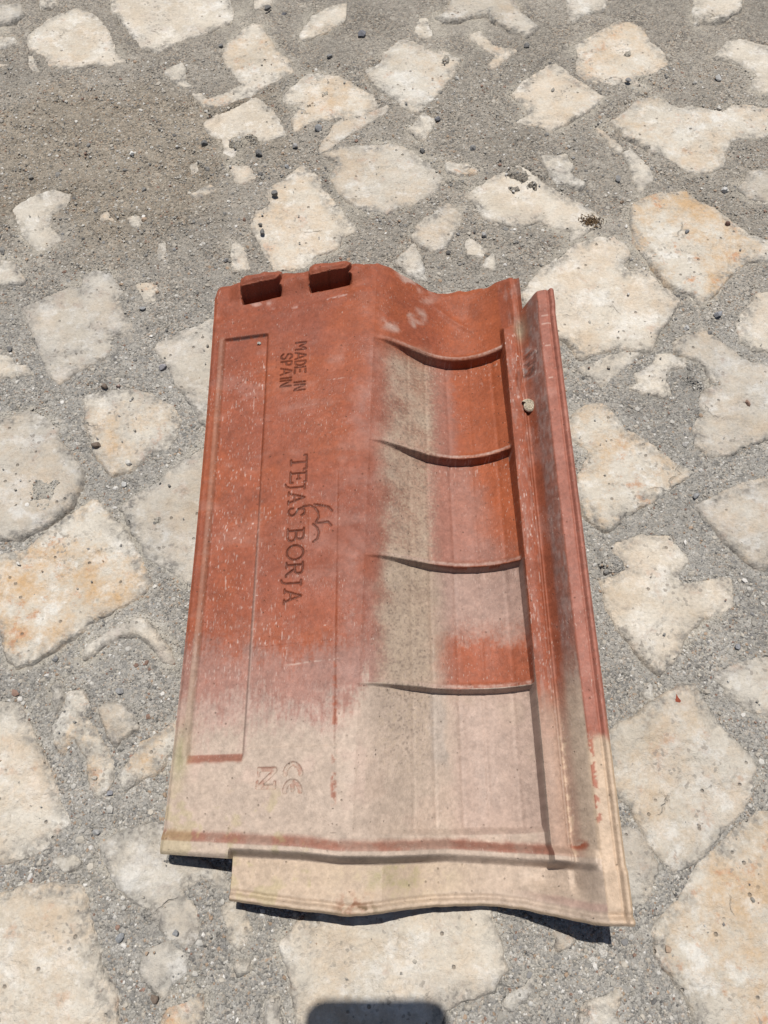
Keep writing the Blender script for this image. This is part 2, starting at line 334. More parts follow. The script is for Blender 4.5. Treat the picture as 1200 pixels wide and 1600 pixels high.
def poly_sd(X, Y, P):
    """signed distance, positive inside"""
    d2 = np.full(X.shape, 1e9); ins = np.zeros(X.shape, bool)
    n = len(P)
    for i in range(n):
        a, b = P[i], P[(i+1) % n]
        ex, ey = b-a
        t = np.clip(((X-a[0])*ex+(Y-a[1])*ey)/(ex*ex+ey*ey+1e-18), 0, 1)
        d2 = np.minimum(d2, (X-a[0]-ex*t)**2+(Y-a[1]-ey*t)**2)
        if a[1] != b[1]:
            c = ((a[1] > Y) != (b[1] > Y)) & (X < (b[0]-a[0])*(Y-a[1])/(b[1]-a[1])+a[0])
            ins ^= c
    d = np.sqrt(d2); return np.where(ins, d, -d)
def ragged(X, Y):
    return 0.0008*fbm(X, Y, 0.016, 40, 3)+0.0010*fbm(X, Y, 0.0045, 50, 3)

# ------------------------------------------------------------------ mortar bed: one sheet, fine in view and coarse beyond
def axis(lo, hi, step, far):
    c = np.arange(lo, hi+step/2, step)
    g = []; s = step; x = hi
    while x < far: s *= 1.5; x += s; g.append(x)
    l = []; s = step; x = lo
    while x > -far: s *= 1.5; x -= s; l.append(x)
    return np.concatenate([l[::-1], c, g])
gx, gy = axis(-.46, .46, .0022, 2.5), axis(-.13, .72, .0022, 2.5)
GX, GY = np.meshgrid(gx, gy)
SD = np.full(GX.shape, -1.0)
for P, _, _ in STONES:
    lo, hi = P.min(0)-.015, P.max(0)+.015
    i0, i1 = np.searchsorted(gx, [lo[0], hi[0]]); j0, j1 = np.searchsorted(gy, [lo[1], hi[1]])
    if i1 > i0 and j1 > j0:
        s = np.s_[j0:j1, i0:i1]; SD[s] = np.maximum(SD[s], poly_sd(GX[s], GY[s], P)+.0016)
PATCH = [(65,775,26), (250,813,11), (815,284,22), (832,292,14), (958,880,14), (1085,590,16), (392,218,12), (372,222,10), (985,92,9), (1120,600,10), (275,1330,14), (230,1430,10), (160,360,16), (700,100,10), (510,150,9)]
def patch_field(X, Y):
    f = np.zeros(X.shape)
    for px, py, r in PATCH:
        c = at(px, py); e = at(px+r, py); R = e[0]-c[0]
        d = np.hypot(X-c[0], (Y-c[1])*.85)/R
        f = np.maximum(f, (1.05-d+0.8*fbm(X, Y, .011, 91, 4))*(d < 2))
    return np.clip(f*1.7, 0, 1)
def loose_field(X, Y):
    c = at(190, 240); d = np.hypot((X-c[0])/.17, (Y-c[1])/.13)
    f = ss(1.25, .55, d+0.35*fbm(X, Y, .06, 77, 4))
    return np.maximum(f, 0.55*ss(.32, .5, Y+.04*fbm(X, Y, .08, 78, 3)))
LOOSE = loose_field(GX, GY); PATCHF = patch_field(GX, GY)
def mortar_z(X, Y, sdv, loose, patch):
    z = 0.0009*fbm(X, Y, .07, 60, 3)+0.0006*fbm(X, Y, .012, 64, 4)+0.0004*fbm(X, Y, .0045, 70, 2)
    z = z + loose*(0.0022*fbm(X, Y, .035, 80, 4)+0.0011*fbm(X, Y, .008, 84, 3)+0.0012)
    z = z - 0.006*ss(0.0015, 0.005, sdv+ragged(X, Y))*(1-patch)
    z = z - 0.0014*np.exp(-((sdv-.001)/.0030)**2)*ss(.0, .6, fbm(X, Y, .05, 68, 3))       # mortar shrunk away from some stones
    return z + patch*(0.0037+0.0006*fbm(X, Y, .006, 66, 3))
GZ = mortar_z(GX, GY, SD, LOOSE, PATCHF)
nx, ny = len(gx), len(gy)
idx = np.arange(nx*ny).reshape(ny, nx)
Q = np.stack([idx[:-1, :-1], idx[:-1, 1:], idx[1:, 1:], idx[1:, :-1]], -1).reshape(-1, 4)
dust = ss(-.008, .0, SD+.004*fbm(GX, GY, .02, 95, 4))*ss(-.1, .5, fbm(GX, GY, .05, 97, 3))
ground = mesh_np('mortar_ground', np.stack([GX, GY, GZ], -1).reshape(-1, 3), Q, M_MORTAR, attrs={'loose': LOOSE.ravel(), 'dust': dust.ravel()})
tag(ground, kind='structure')

# ------------------------------------------------------------------ the stones themselves
rng = np.random.default_rng(5)
for k, (P, tan_, grey) in enumerate(STONES):
    st = .0017
    lo, hi = P.min(0)-.008, P.max(0)+.008
    X, Y = np.meshgrid(np.arange(lo[0], hi[0]+st, st), np.arange(lo[1], hi[1]+st, st))
    s = poly_sd(X, Y, P)+ragged(X, Y)+.0020
    cx, cy = P.mean(0); tx, ty = rng.uniform(-.012, .012, 2)
    top = .0022+rng.uniform(-.0006, .0012)+tx*(X-cx)+ty*(Y-cy)+.0014*fbm(X, Y, .04, 100+k, 4)+.00045*fbm(X, Y, .007, 300+k, 3)
    step = fbm(X, Y, .05, 500+k, 3)                                     # a split layer across some stones
    top = top-.0011*ss(.18, .22, step)-.0010*ss(-.32, -.28, step)
    top = np.maximum(top, .0006)
    Z = top-.0085*(1-ss(-.0026, .0014, s))
    I = np.arange(X.size).reshape(X.shape)
    F = np.stack([I[:-1, :-1], I[:-1, 1:], I[1:, 1:], I[1:, :-1]], -1).reshape(-1, 4)
    F = F[(s.ravel()[F] > -.0055).any(1)]
    if len(F) == 0: continue
    u_, inv = np.unique(F, return_inverse=True)
    V = np.stack([X, Y, Z], -1).reshape(-1, 3)[u_]
    rim = (1-ss(.001, .012, s+.005*fbm(X, Y, .02, 700+k, 3))).ravel()[u_]
    o = mesh_np('paving_stone', V, inv.reshape(-1, 4), M_STONE, ground, attrs={'rim': rim})
    o.color = (tan_, grey, 0, 1)

# ------------------------------------------------------------------ grit on the mortar: too much to count
def sd_at(X, Y):
    i = np.clip(np.searchsorted(gx, X), 1, nx-1); j = np.clip(np.searchsorted(gy, Y), 1, ny-1)
    return SD[j, i], LOOSE[j, i], GZ[j, i], PATCHF[j, i]
def scatter(n, rmin, rmax, power, seed, verts, faces, on_stone=0.0, loose_bias=0.0):
    r = np.random.default_rng(seed)
    Y = r.uniform(-.12, .70, n); X = r.uniform(-1, 1, n)*(.24+.30*(Y+.12)/.8)
    s, lo, gz, pt = sd_at(X, Y)
    keep = ((s < .0005) | (pt > .5) | (r.random(n) < on_stone)) & (r.random(n) < (1-loose_bias)+loose_bias*lo)
    X, Y, s, gz, pt = X[keep], Y[keep], s[keep], gz[keep], pt[keep]; n = len(X)
    R = rmin+(rmax-rmin)*r.random(n)**power
    sc = np.stack([r.uniform(.75, 1.35, n), r.uniform(.75, 1.35, n), r.uniform(.5, .95, n)], 1)*R[:, None]
    a = r.uniform(0, 6.28, n); nv = len(verts)
    v = verts[None]*(1+r.uniform(-.28, .28, (n, nv, 1)))*sc[:, None, :]
    t = r.uniform(-.5, .5, n)
    y1 = v[..., 1]*np.cos(t)[:, None]-v[..., 2]*np.sin(t)[:, None]; z1 = v[..., 1]*np.sin(t)[:, None]+v[..., 2]*np.cos(t)[:, None]
    x2 = v[..., 0]*np.cos(a)[:, None]-y1*np.sin(a)[:, None]; y2 = v[..., 0]*np.sin(a)[:, None]+y1*np.cos(a)[:, None]
    base = np.where((s > .002) & (pt < .5), .0021, gz)
    W = np.stack([x2+X[:, None], y2+Y[:, None], z1+(base+R*.06)[:, None]], -1)
    pal = 1.12*np.array([[.11, .105, .10], [.17, .163, .152], [.25, .233, .205], [.33, .30, .255], [.27, .20, .145], [.20, .13, .10], [.46, .44, .41], [.19, .185, .18], [.40, .38, .345]])
    ci = r.choice(len(pal), n, p=[.02, .10, .27, .27, .08, .03, .07, .04, .12])
    c = pal[ci]*r.uniform(.85, 1.15, (n, 1))
    Fs = faces[None]+(np.arange(n)*nv)[:, None, None]
    return W.reshape(-1, 3), Fs.reshape(-1, 3), np.repeat(c, nv, 0)
OCT_V = np.array([[1, 0, 0], [-1, 0, 0], [0, 1, 0], [0, -1, 0], [0, 0, 1], [0, 0, -1]], float)
OCT_F = np.array([[0, 2, 4], [2, 1, 4], [1, 3, 4], [3, 0, 4], [2, 0, 5], [1, 2, 5], [3, 1, 5], [0, 3, 5]])
_p = (1+5**.5)/2
ICO_V = np.array([[-1, _p, 0], [1, _p, 0], [-1, -_p, 0], [1, -_p, 0], [0, -1, _p], [0, 1, _p], [0, -1, -_p], [0, 1, -_p], [_p, 0, -1], [_p, 0, 1], [-_p, 0, -1], [-_p, 0, 1]])/math.hypot(1, _p)
ICO_F = np.array([[0, 11, 5], [0, 5, 1], [0, 1, 7], [0, 7, 10], [0, 10, 11], [1, 5, 9], [5, 11, 4], [11, 10, 2], [10, 7, 6], [7, 1, 8], [3, 9, 4], [3, 4, 2], [3, 2, 6], [3, 6, 8], [3, 8, 9], [4, 9, 5], [2, 4, 11], [6, 2, 10], [8, 6, 7], [9, 8, 1]])
sets = [scatter(120000, .00035, .0011, 1.6, 11, OCT_V, OCT_F, .012), scatter(5200, .0009, .0019, 2.0, 12, ICO_V, ICO_F, .03),
        scatter(260, .0018, .0030, 1.8, 13, ICO_V, ICO_F, .02), scatter(9000, .0006, .0017, 1.5, 14, ICO_V, ICO_F, .0, 1.0)]
off = 0; VV, FF, CC = [], [], []
for v, f, c in sets: VV.append(v); FF.append(f+off); CC.append(c); off += len(v)
gravel = mesh_np('gravel', np.concatenate(VV), np.concatenate(FF), M_GRAVEL, smooth=False, color=np.concatenate(CC))
tag(gravel, 'fine grey and tan grit strewn over the mortar between stones', 'gravel', kind='stuff')

# ------------------------------------------------------------------ the roof tile, lying upside down: all sizes in millimetres, u across, v from foot to head
TILE_Z = np.array
u_ax = np.concatenate([np.linspace(3.5, 44.5, 83), np.linspace(44.5, 238.6, 389)[1:], np.linspace(238.6, 259, 42)[1:]])
def pw(x, pts): p = np.array(pts, float); return np.interp(x, p[:, 0], p[:, 1])
NOTCH_I, HEAD_I = 82, 82+388
lip = pw(u_ax, [(44.5, 20.6), (74, 16.8), (105, 13.0), (112, 12.4), (130, 13.8), (151, 15.7), (173, 15.8), (195, 15.6), (211, 13.4), (226, 10.8), (240, 8), (259, 7.7)])
lip = lip+.35*fbm(u_ax, u_ax*0, 9, 900, 4)*(u_ax > 48)*(u_ax < 252)-.0
foot = pw(u_ax, [(3.5, 44.9), (44.5, 42.0), (259, 42.0)])
neck = pw(u_ax, [(3.5, 414), (238.6, 415), (246, 418.3), (250, 419), (259, 418.7)])
head = pw(u_ax, [(3.5, 443.5), (5.5, 449), (8, 451), (24, 451.2), (57, 452.5), (110, 454.5), (130, 456), (140, 455), (155, 451.5), (181, 449.5), (197, 452), (217, 451.2), (224, 451.8), (234, 449.5), (238, 446), (259, 444)])
head = head+.8*fbm(u_ax, u_ax*0, 12, 910, 3)*ss(10, 20, u_ax)
n1, n2, n3 = 56, 720, 74
def band(a, b, n): return a[None]+(b-a)[None]*np.linspace(0, 1, n+1)[:, None]
Vv = np.concatenate([band(lip, foot, n1), band(foot, neck, n2)[1:], band(neck, head, n3)[1:]])
Uu = np.broadcast_to(u_ax[None], Vv.shape).copy()
u, v = Uu, Vv
crest = 111+(v-8)/448*19

def base_h(u, v):
    top_ = 43.0+2.0*ss(100, 440, v)
    pan = 23.0+(u-3.5)*(top_-23.0)/(crest-3.5)
    s = np.clip((u-crest)/(191-crest), 0, 1)
    tr = 12.5+(top_-12.5)*(.5*(1-s)**1.7+.5*(.5+.5*np.cos(np.pi*s)))
    s2 = np.clip((u-191)/36, 0, 1.4)
    rise = 12.5+16.0*s2**2
    b = np.where(u < crest, pan, np.where(u < 191, tr, rise))
    # round the crest a little
    b = b-1.9*np.exp(-((u-crest)/7.0)**2)
    return b
B0 = base_h(u, v)
flg = 32.5+(.55*ss(235.5, 247.6, u)+.45*np.clip((u-236.5)/(247.2-236.5), 0, 1))*18.5+ss(246, 259, u)*2.2               # channel, wall and raised flange on the right edge
B = np.where(u > 233, np.maximum(B0*0+32.5, flg), B0)
Bsm = np.where(u > 241, flg, np.minimum(B0, 33))                        # without rib or recesses, for the underside
Hh = B0.copy()
# ---- right-hand ribs
ribfade = ss(407, 398, v)
wall = ss(222.7, 223.5, u)
rib_top = 34.5+.0*u
H_right = 34.6-1.2*((u-228)/5)**2*(u < 233.6)-3.8*ss(232.6, 236.0, u)+.0*u
H_right = H_right+(flg-32.5)
Hr_head = np.minimum(B0, 33.5)+(flg-32.5)
H_r = lerp(Hr_head, H_right, ribfade)
Hh = np.where(u >= 222.6, lerp(Hh, H_r, wall), Hh)
# ---- four sunken panels down the trough, each dropping at its head and rising to its foot
STEP_V = [386, 302, 218.3, 136.6, 52]
DEPTH = [8.5, 8.5, 8.0, 8.5]
lat = ss(-3, 42, u-crest)**.8
sag = 3.6*np.exp(-((u-186)/26)**2)                                    # the steps sag where the trough is deepest
wob = .5*fbm(u, v*0, 30, 930, 2)
RIM = np.zeros_like(u); drop = np.zeros_like(u); inpanel = np.zeros(u.shape, int)
for k in range(4):
    vt = STEP_V[k]+wob+(-1.8*np.sin(np.pi*np.clip((u-crest)/(223-crest), 0, 1)) if k < 2 else 0)
    vb = STEP_V[k+1]+wob+(-1.8*np.sin(np.pi*np.clip((u-crest)/(223-crest), 0, 1)) if k+1 < 2 else 0)
    m = (v < vt+.4) & (v > vb)
    t = np.clip((v-vb)/(vt-vb), 0, 1)
    prof = DEPTH[k]*(0.16+0.84*ss(-.05, .95, t))*ss(0, 2.2, v-vb) if k < 3 else DEPTH[k]*(0.72+0.28*t)*ss(0, 5.5, v-vb)
    edge_r = ss(223.3, 222.7, u)
    drop = np.where(m, prof*ss(.5, -1.0, v-vt)*lat*edge_r, drop)
    # thin raised rim along the top of each step
    Hh = Hh+(1.9+.5*wob)*np.exp(-((v-vt-2.4)/1.9)**2)*lat*(u < 223)*(u > crest-2)
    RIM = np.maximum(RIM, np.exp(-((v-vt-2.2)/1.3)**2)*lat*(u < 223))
    inpanel = np.where((v < vt) & (v > vb+1) & (u > crest+6) & (u < 223.4), k+1, inpanel)
Hh = Hh-drop
# faint flutes along the panels
for uu, a in ((150, .35), (163, .5), (180, .55), (196, .45), (214, .5)):
    Hh = Hh-a*np.exp(-((u-uu-.012*(v-200))/1.3)**2)*(inpanel > 0)
# ---- foot: sloped rise to a bar across the end, then the lower head-lap strip
vbar = pw(u, [(3.5, 57), (44, 54.6), (84, 52.3), (106, 49.8), (131, 49.4), (167, 50.3), (196, 48.3), (223, 46.5), (245, 44.5)])
rise = ss(.8, -4.2, v-vbar)*(3.0+3.6*ss(-4, 30, u-crest))*ss(247, 243, u)
Hh = Hh+rise
barend = vbar-8.0
dropf = ss(1.2, -3.8, v-barend)*ss(247.5, 244, u)
strip = np.minimum(B0-8.0*ss(15, 26, B0)-1.0+1.5*ss(200, 223, u), 27)+(flg-32.5)+4.0*ss(234, 247, u)+ss(246, 259, u)*2.2
wl = np.where(u < 44.5, 0, np.maximum(dropf, ss(238, 242, u)*ss(.0, -3.6, v-barend)))
lipd = v-np.broadcast_to(lip[None], v.shape)
lipprof = pw(u, [(3, 0), (178, 0), (184, 7), (192, 12), (200, 16.5), (211, 22.5), (226, 33), (240, 45.5), (247, 50.5), (259, 53.2)])
strip = np.where(u > 178, lerp(strip, np.maximum(strip, lipprof), ss(19, 4, lipd)), strip)
strip = strip+2.0*ss(13, 5, lipd)*ss(230, 190, u)-1.3*np.exp(-((lipd-5.0)/1.3)**2)+1.6*ss(4.6, 2.6, lipd)-2.4*ss(1.8, 0, lipd)**2
Hh = np.where(u < 44.5, Hh-4.5*ss(48.0, 42.8, v+.06*(u-3.5))**1.5, lerp(Hh, strip, wl))
# round the left foot edge and lift a bead along the flange edge
Hh = Hh+1.2*ss(254.8, 256.2, u)-1.8*ss(257.4, 259, u)-1.1*np.exp(-((u-254.6)/.9)**2)
Hh = Hh-1.6*ss(6.0, 3.5, u)
# ---- recessed panel on the left of the pan
rp = ss(12.0, 15.5, u)*ss(48.2, 46.6, u)*ss(93.5, 98.5, v)*ss(399.6, 398.2, v)
Hh = Hh-2.6*rp-.5*np.exp(-((u-47.6)/1.0)**2)*ss(93, 96, v)*ss(400, 398, v)
Hh = Hh+.5*np.exp(-((u-10.5)/1.6)**2)*ss(90, 100, v)*ss(405, 395, v)
# mould lines on the pan
def groove(d, w, m): return -d*np.exp(-(d*0+m)**2/w**2)
Hh = Hh-.35*np.exp(-((v-161-.04*(u-50))/.5)**2)*(u > 49)*(u < 100)
Hh = Hh-.3*np.exp(-((v-101.5)/.5)**2)*(u > 49)*(u < 104)*ss(.0, .4, fbm(u, v, 6, 940, 2)+.5)
Hh = Hh-.5*np.exp(-((v-322-.07*(u-50))/.5)**2)*(u > 51)*(u < 88)*ss(-.2, .1, fbm(u, v*0, 5, 941, 2))
Hh = Hh+.25*np.exp(-((v-328-.07*(u-50))/.6)**2)*(u > 49)*(u < 110)
Hh = Hh-.35*np.exp(-((u-102.3)/.6)**2)*ss(60, 75, v)*ss(285, 270, v)
Hh = Hh-.9*ss(48.6, 50.2, u)*ss(103.2, 101.4, u)*ss(100.2, 102.6, v)*ss(290, 180, v)*.75
# ---- pressed lumps near the head
headz = ss(395, 412, v)
Hh = Hh+headz*(.9*fbm(u, v, 26, 950, 3)+.5*np.exp(-((v-418-.10*(u-60)-2*np.sin(u/16))/3.0)**2)*(u < 135))*(u < 236)
Hh = Hh+1.6*np.exp(-(((u-114)/6)**2+((v-427)/4.5)**2))-1.8*np.exp(-(((u-8)/5)**2+((v-421)/5)**2))
d_ = (v-(431-.75*(u-178))); Hh = Hh+1.3*np.exp(-(d_/3.2)**2)*ss(168, 180, u)*ss(208, 196, u)
Hh = Hh-2.2*ss(4.5, .0, np.broadcast_to(head[None], v.shape)-v)*(u < 239)*(1+.5*fbm(u, v*0, 8, 962, 2))
Hh = Hh+.25*fbm(u, v, 40, 960, 3)+.10*fbm(u, v, 5, 964, 3)
# hollow and crust on the channel
Hh = Hh-2.2*np.exp(-(((u-232.5)/2.6)**2+((v-352)/8)**2)**2)
Hh = Hh+1.4*ss(.0, .6, 1-np.hypot((u-240)/4.5, (v-370)/14)+.5*fbm(u, v, 6, 970, 3))*(u < 243.5)
# ---- the two hanging nibs
def nib(u0, u1, v0, sl, vt, h):
    uc, hw = (u0+u1)/2, (u1-u0)/2+.8
    fr = v0+sl*(u-u0); x = u-uc; y = v-fr                                # y: distance behind the front face
    r = np.where(x > 0, 6.5, 3.0)
    qx, qy = np.abs(x)-hw+r, -y+r                                        # box open towards the head
    d = np.hypot(qx.clip(0), qy.clip(0))+np.minimum(np.maximum(qx, qy), 0)-r
    body = ss(.9, -.7, d)*(h-6.5*ss(vt-10, vt+1, v)-2.2*ss(-4.5, -.5, d)+.6*fbm(u, v, 8, 980, 3))
    pit = ss(hw, hw-3, np.abs(x))*ss(-7.0, -4.0, y)*ss(.6, -.6, y)
    mound = 3.0*np.exp(-((np.abs(x)-hw).clip(0)/4.5)**2)*ss(-1.5, 6, y)*ss(vt+4, vt-6, v)*(1-ss(.9, -.7, d))
    return body+mound-9.5*pit, (d < .9)*1.0
h1, m1 = nib(26.5, 56.5, 435.5, .13, 452, 14.5); h2, m2 = nib(79.5, 110, 438.0, .13, 454, 13.5)
bulge = (5.5+1.3*fbm(u, v, 15, 985, 3))*ss(430, 444, v)*ss(14, 25, u)*ss(128, 112, u)
bulge = bulge*(1-.45*ss(7, .5, np.broadcast_to(head[None], v.shape)-v))
front = np.maximum(ss(24, 27.5, u)*ss(58.5, 55, u)*(v < 434.6+.13*(u-26.5)), ss(77, 80.5, u)*ss(112, 108.5, u)*(v < 437.1+.13*(u-79.5)))   # open ground before each nib
bulge = bulge*(1-front)
hn = h1+h2
Hh = Hh+np.where(hn < 0, hn, np.maximum(hn, bulge))

# ---- pressed lettering: stroke centre lines in a unit cell (x reading direction, y up), pressed into the clay
def arc(cx, cy, rx, ry, a0, a1, n=12):
    return [(cx+rx*math.cos(rad(a0+(a1-a0)*i/n)), cy+ry*math.sin(rad(a0+(a1-a0)*i/n))) for i in range(n+1)]
SERIF = {
 'T': [[(0, .82), (0, 1), (1, 1), (1, .82)], [(.5, 1), (.5, 0)], [(.3, 0), (.7, 0)]],
 'E': [[(.15, 1), (.15, 0)], [(0, 1), (.85, 1), (.85, .85)], [(0, 0), (.9, 0), (.9, .16)], [(.15, .52), (.6, .52)], [(.6, .42), (.6, .62)]],
 'J': [[(.2, 1), (.9, 1)], [(.6, 1), (.6, .08), (.45, -.12), (.1, -.2)]],
 'A': [[(.12, 0), (.5, 1), (.88, 0)], [(0, 0), (.28, 0)], [(.72, 0), (1, 0)], [(.28, .36), (.72, .36)]],
 'S': [[(.85, .78), (.8, .95)], [(.85, .85), (.68, .97), (.45, 1), (.22, .92), (.15, .75), (.25, .6), (.5, .5), (.75, .4), (.87, .25), (.8, .08), (.55, 0), (.3, .02), (.12, .12), (.1, .28)]],
 'B': [[(.18, 1), (.18, 0)], [(0, 1), (.5, 1), (.72, .95), (.78, .78), (.7, .58), (.5, .53), (.2, .53)], [(.5, .53), (.8, .46), (.9, .27), (.8, .06), (.55, 0), (0, 0)]],
 'O': [arc(.5, .5, .48, .5, 0, 360, 28)],
 'R': [[(.18, 1), (.18, 0)], [(0, 0), (.36, 0)], [(0, 1), (.5, 1), (.74, .94), (.8, .76), (.72, .57), (.5, .52), (.2, .52)], [(.45, .52), (.85, .02), (1, 0)]],
}
STENCIL = {
 'M': [[(.05, 0), (.05, 1)], [(.2, .95), (.5, .4)], [(.5, .4), (.8, .95)], [(.95, 1), (.95, 0)]],
 'A': [[(0, 0), (.45, 1)], [(.55, 1), (1, 0)], [(.3, .3), (.7, .3)]],
 'D': [[(.08, 0), (.08, 1)], [(.3, 1), (.75, .9), (.92, .6), (.92, .4), (.75, .1), (.3, 0)]],
 'E': [[(.1, 0), (.1, 1)], [(.3, 1), (.95, 1)], [(.3, .5), (.8, .5)], [(.3, 0), (.95, 0)]],
 'I': [[(.5, 0), (.5, 1)]],
 'N': [[(.05, 0), (.05, 1)], [(.2, .95), (.8, .05)], [(.95, 0), (.95, 1)]],
 'S': [[(.95, .8), (.7, 1), (.3, 1), (.08, .8), (.15, .6), (.45, .52)], [(.55, .48), (.85, .4), (.92, .2), (.7, 0), (.3, 0), (.05, .2)]],
 'P': [[(.08, 0), (.08, 1)], [(.3, 1), (.8, .95), (.92, .75), (.8, .5), (.3, .45)]],
}
# photo rows to tile v along the pan
def v_of(py, w=.033):
    X, Y, _ = at(500, py, w); return (Y+.045)*1000*math.cos(rad(.69))-(X+.130)*1000*math.sin(rad(.69))
def u_of(px, py, w=.033):
    X, Y, _ = at(px, py, w); return (X+.130)*1000*math.cos(rad(.69))+(Y+.045)*1000*math.sin(rad(.69))
STROKES = []     # (part, polyline in u,v, half width, depth)
def letter(part, glyph, u0, uh, v0, v1, hw, dep):
    for st in glyph: STROKES.append((part, [(u0+uh*y, v0+(v1-v0)*x) for x, y in st], hw, dep))
for ch, y0, y1, px in [('T', 714, 735, 453), ('E', 739, 758, 452), ('J', 757, 767, 449), ('A', 770, 789, 449), ('S', 794, 809, 449), ('B', 827, 849, 447), ('O', 853, 876, 446), ('R', 880, 902, 445), ('J', 905, 917, 442), ('A', 921, 944, 442)]:
    letter('brand_lettering', SERIF[ch], u_of(px, (y0+y1)/2), 11.2, v_of(y0), v_of(y1), .46, 1.3)
for ch, y0, y1 in [('M', 537, 549), ('A', 553, 563), ('D', 565.5, 573.5), ('E', 575, 585.5), ('I', 597, 601.5), ('N', 603, 612)]:
    letter('origin_lettering', STENCIL[ch], 69.3, 8.0, v_of(y0), v_of(y1), .46, 1.35)
for ch, y0, y1 in [('S', 552.5, 561.5), ('P', 564, 571), ('A', 575, 585), ('I', 588, 593.5), ('N', 594, 604)]:
    letter('origin_lettering', STENCIL[ch], 58.8, 8.0, v_of(y0), v_of(y1), .46, 1.35)
def lz(l): return [(u_of(410+x/5.93, 690+y/5.93, .035), v_of(690+y/5.93, .035)) for x, y in l]
for l, hw in (([(370, 607), (430, 600), (480, 620), (512, 665), (520, 715), (495, 757)], .55), ([(480, 595), (540, 608), (615, 628), (647, 668)], .6),
          ([(495, 770), (610, 765), (640, 800)], .55), ([(465, 775), (505, 810), (522, 860), (505, 915), (465, 940)], .5)):
    STROKES.append(('bird_emblem', lz(l), hw, 1.1))
LINE_UP = lz([(430, 618), (430, 940)])
def cz(l): return [(u_of(230+x/3.243, 1000+y/3.243, .034), v_of(1000+y/3.243, .034)) for x, y in l]
def arcz(cx, cy, rx, ry): return [(cx+rx*math.cos(math.pi*i/14), cy-ry*math.sin(math.pi*i/14)) for i in range(15)]
STROKES += [('conformity_mark', cz(arcz(738, 680, 40, 52)), 1.15, .8), ('conformity_mark', cz(arcz(736, 768, 40, 52)), 1.15, .8),
            ('conformity_mark', cz([(737, 722), (737, 758)]), 1.0, .8),
            ('standards_mark', cz([(562, 652), (645, 652)]), 1.1, .8), ('standards_mark', cz([(645, 660), (560, 740)]), 1.1, .8), ('standards_mark', cz([(555, 742), (640, 742)]), 1.1, .8),
            ('standards_mark', cz([(560, 645), (560, 685)]), .6, .7), ('standards_mark', cz([(643, 715), (643, 748)]), .6, .7), ('standards_mark', cz([(553, 712), (553, 748)]), .6, .7)]
def seg_d(pl):
    d = np.full(u.shape, 1e9, np.float32)
    p = np.array(pl); lo, hi = p.min(0)-4, p.max(0)+4
    j = np.where((v[:, 100] > lo[1]) & (v[:, 100] < hi[1]))[0]; i = np.where((u_ax > lo[0]) & (u_ax < hi[0]))[0]
    if len(j) == 0 or len(i) == 0: return d
    s = np.s_[j[0]:j[-1]+1, i[0]:i[-1]+1]; us, vs = u[s], v[s]; m = np.full(us.shape, 1e9)
    for a, b in zip(p[:-1], p[1:]):
        e = b-a; t = np.clip(((us-a[0])*e[0]+(vs-a[1])*e[1])/(e@e+1e-9), 0, 1)
        m = np.minimum(m, np.hypot(us-a[0]-e[0]*t, vs-a[1]-e[1]*t))
    d[s] = m; return d
PRESS = np.zeros_like(u); LETTER = {}
for part, pl, hw, dep in STROKES:
    d = seg_d(pl)
    PRESS = np.maximum(PRESS, dep*ss(hw+.28, hw-.12, d))
    LETTER[part] = np.minimum(LETTER.get(part, 1e9), d-hw)
dl = seg_d(LINE_UP)
Hh = Hh-PRESS+.35*ss(.9, .2, dl)

# ---- colour of the clay: firing bloom, dust, wear, lichen, some painted light and shade
def C(*a): return np.array(a, float)
RED, ORANGE, DEEP = C(.258, .070, .034), C(.285, .074, .028), C(.185, .052, .032)
MAUVE, PALE, BEIGE, GREYB, YEL = C(.295, .152, .118), C(.405, .285, .235), C(.43, .338, .268), C(.335, .262, .198), C(.42, .30, .165)
n1_, n2_, n3_ = fbm(u, v, 45, 1000, 5), fbm(u, v, 14, 1010, 5), fbm(u, v, 4, 1020, 4)
nfine = fbm(u, v, 1.6, 1030, 3)
def along(su, sv, seed): return (vnoise(u/su, v/sv, seed)+.5*vnoise(u/su*2.1+9, v/sv*1.7+4, seed+1))/1.5*2-1
streak = along(1.3, 9, 1040)                                      # runs along the tile
cross = (vnoise(u/40, v/9, 1050)+.5*vnoise(u/22+3, v/4+7, 1051)+.3*vnoise(u/12, v/1.8, 1052))/1.8*2-1+.2*n2_
dith = 13*(vnoise(u/1.0, v/1.3, 1150)+.6*vnoise(u/2.3, v/5, 1151)-.8)+9*streak            # grainy edge of every bloom
col = np.zeros(u.shape+(3,))
def put(c, m):
    global col
    m = np.clip(m, 0, 1)[..., None]; col = col*(1-m)+c*m
put(RED, np.ones_like(u))
put(ORANGE, ss(-.1, .6, n1_+.4*cross)*.55)
put(DEEP, ss(.2, .9, -n1_+.5*n2_)*.35)
trough = ss(crest-2, crest+14, u)*(u < 224)
put(ORANGE, ss(168, 200, u)*ss(225, 222, u)*.85)
# bloom in broad bands across the pan, strongest towards the foot
put(MAUVE, ss(.15, .8, cross+.35*n2_)*.34*ss(132, 100, u+8*n2_)*ss(402, 380, v))
put(MAUVE, ss(178, 146, v+12*n1_+9*n2_+dith)*.95*(u < 224))
put(PALE, ss(138, 114, v+9*n1_+9*n2_+dith)*.75*(u < 224))
put(MAUVE, ss(75, 120, u)*ss(crest+25, crest, u)*ss(.0, .6, n2_+.1)*.28*ss(400, 370, v))
# pressing skid: clean red patch low on the pan
put(RED*1.08, ss(172, 176, v+1.0*n3_)*ss(215, 190, v+10*n2_)*ss(55, 75, u+7*n2_)*ss(108, 100, u)*.8)
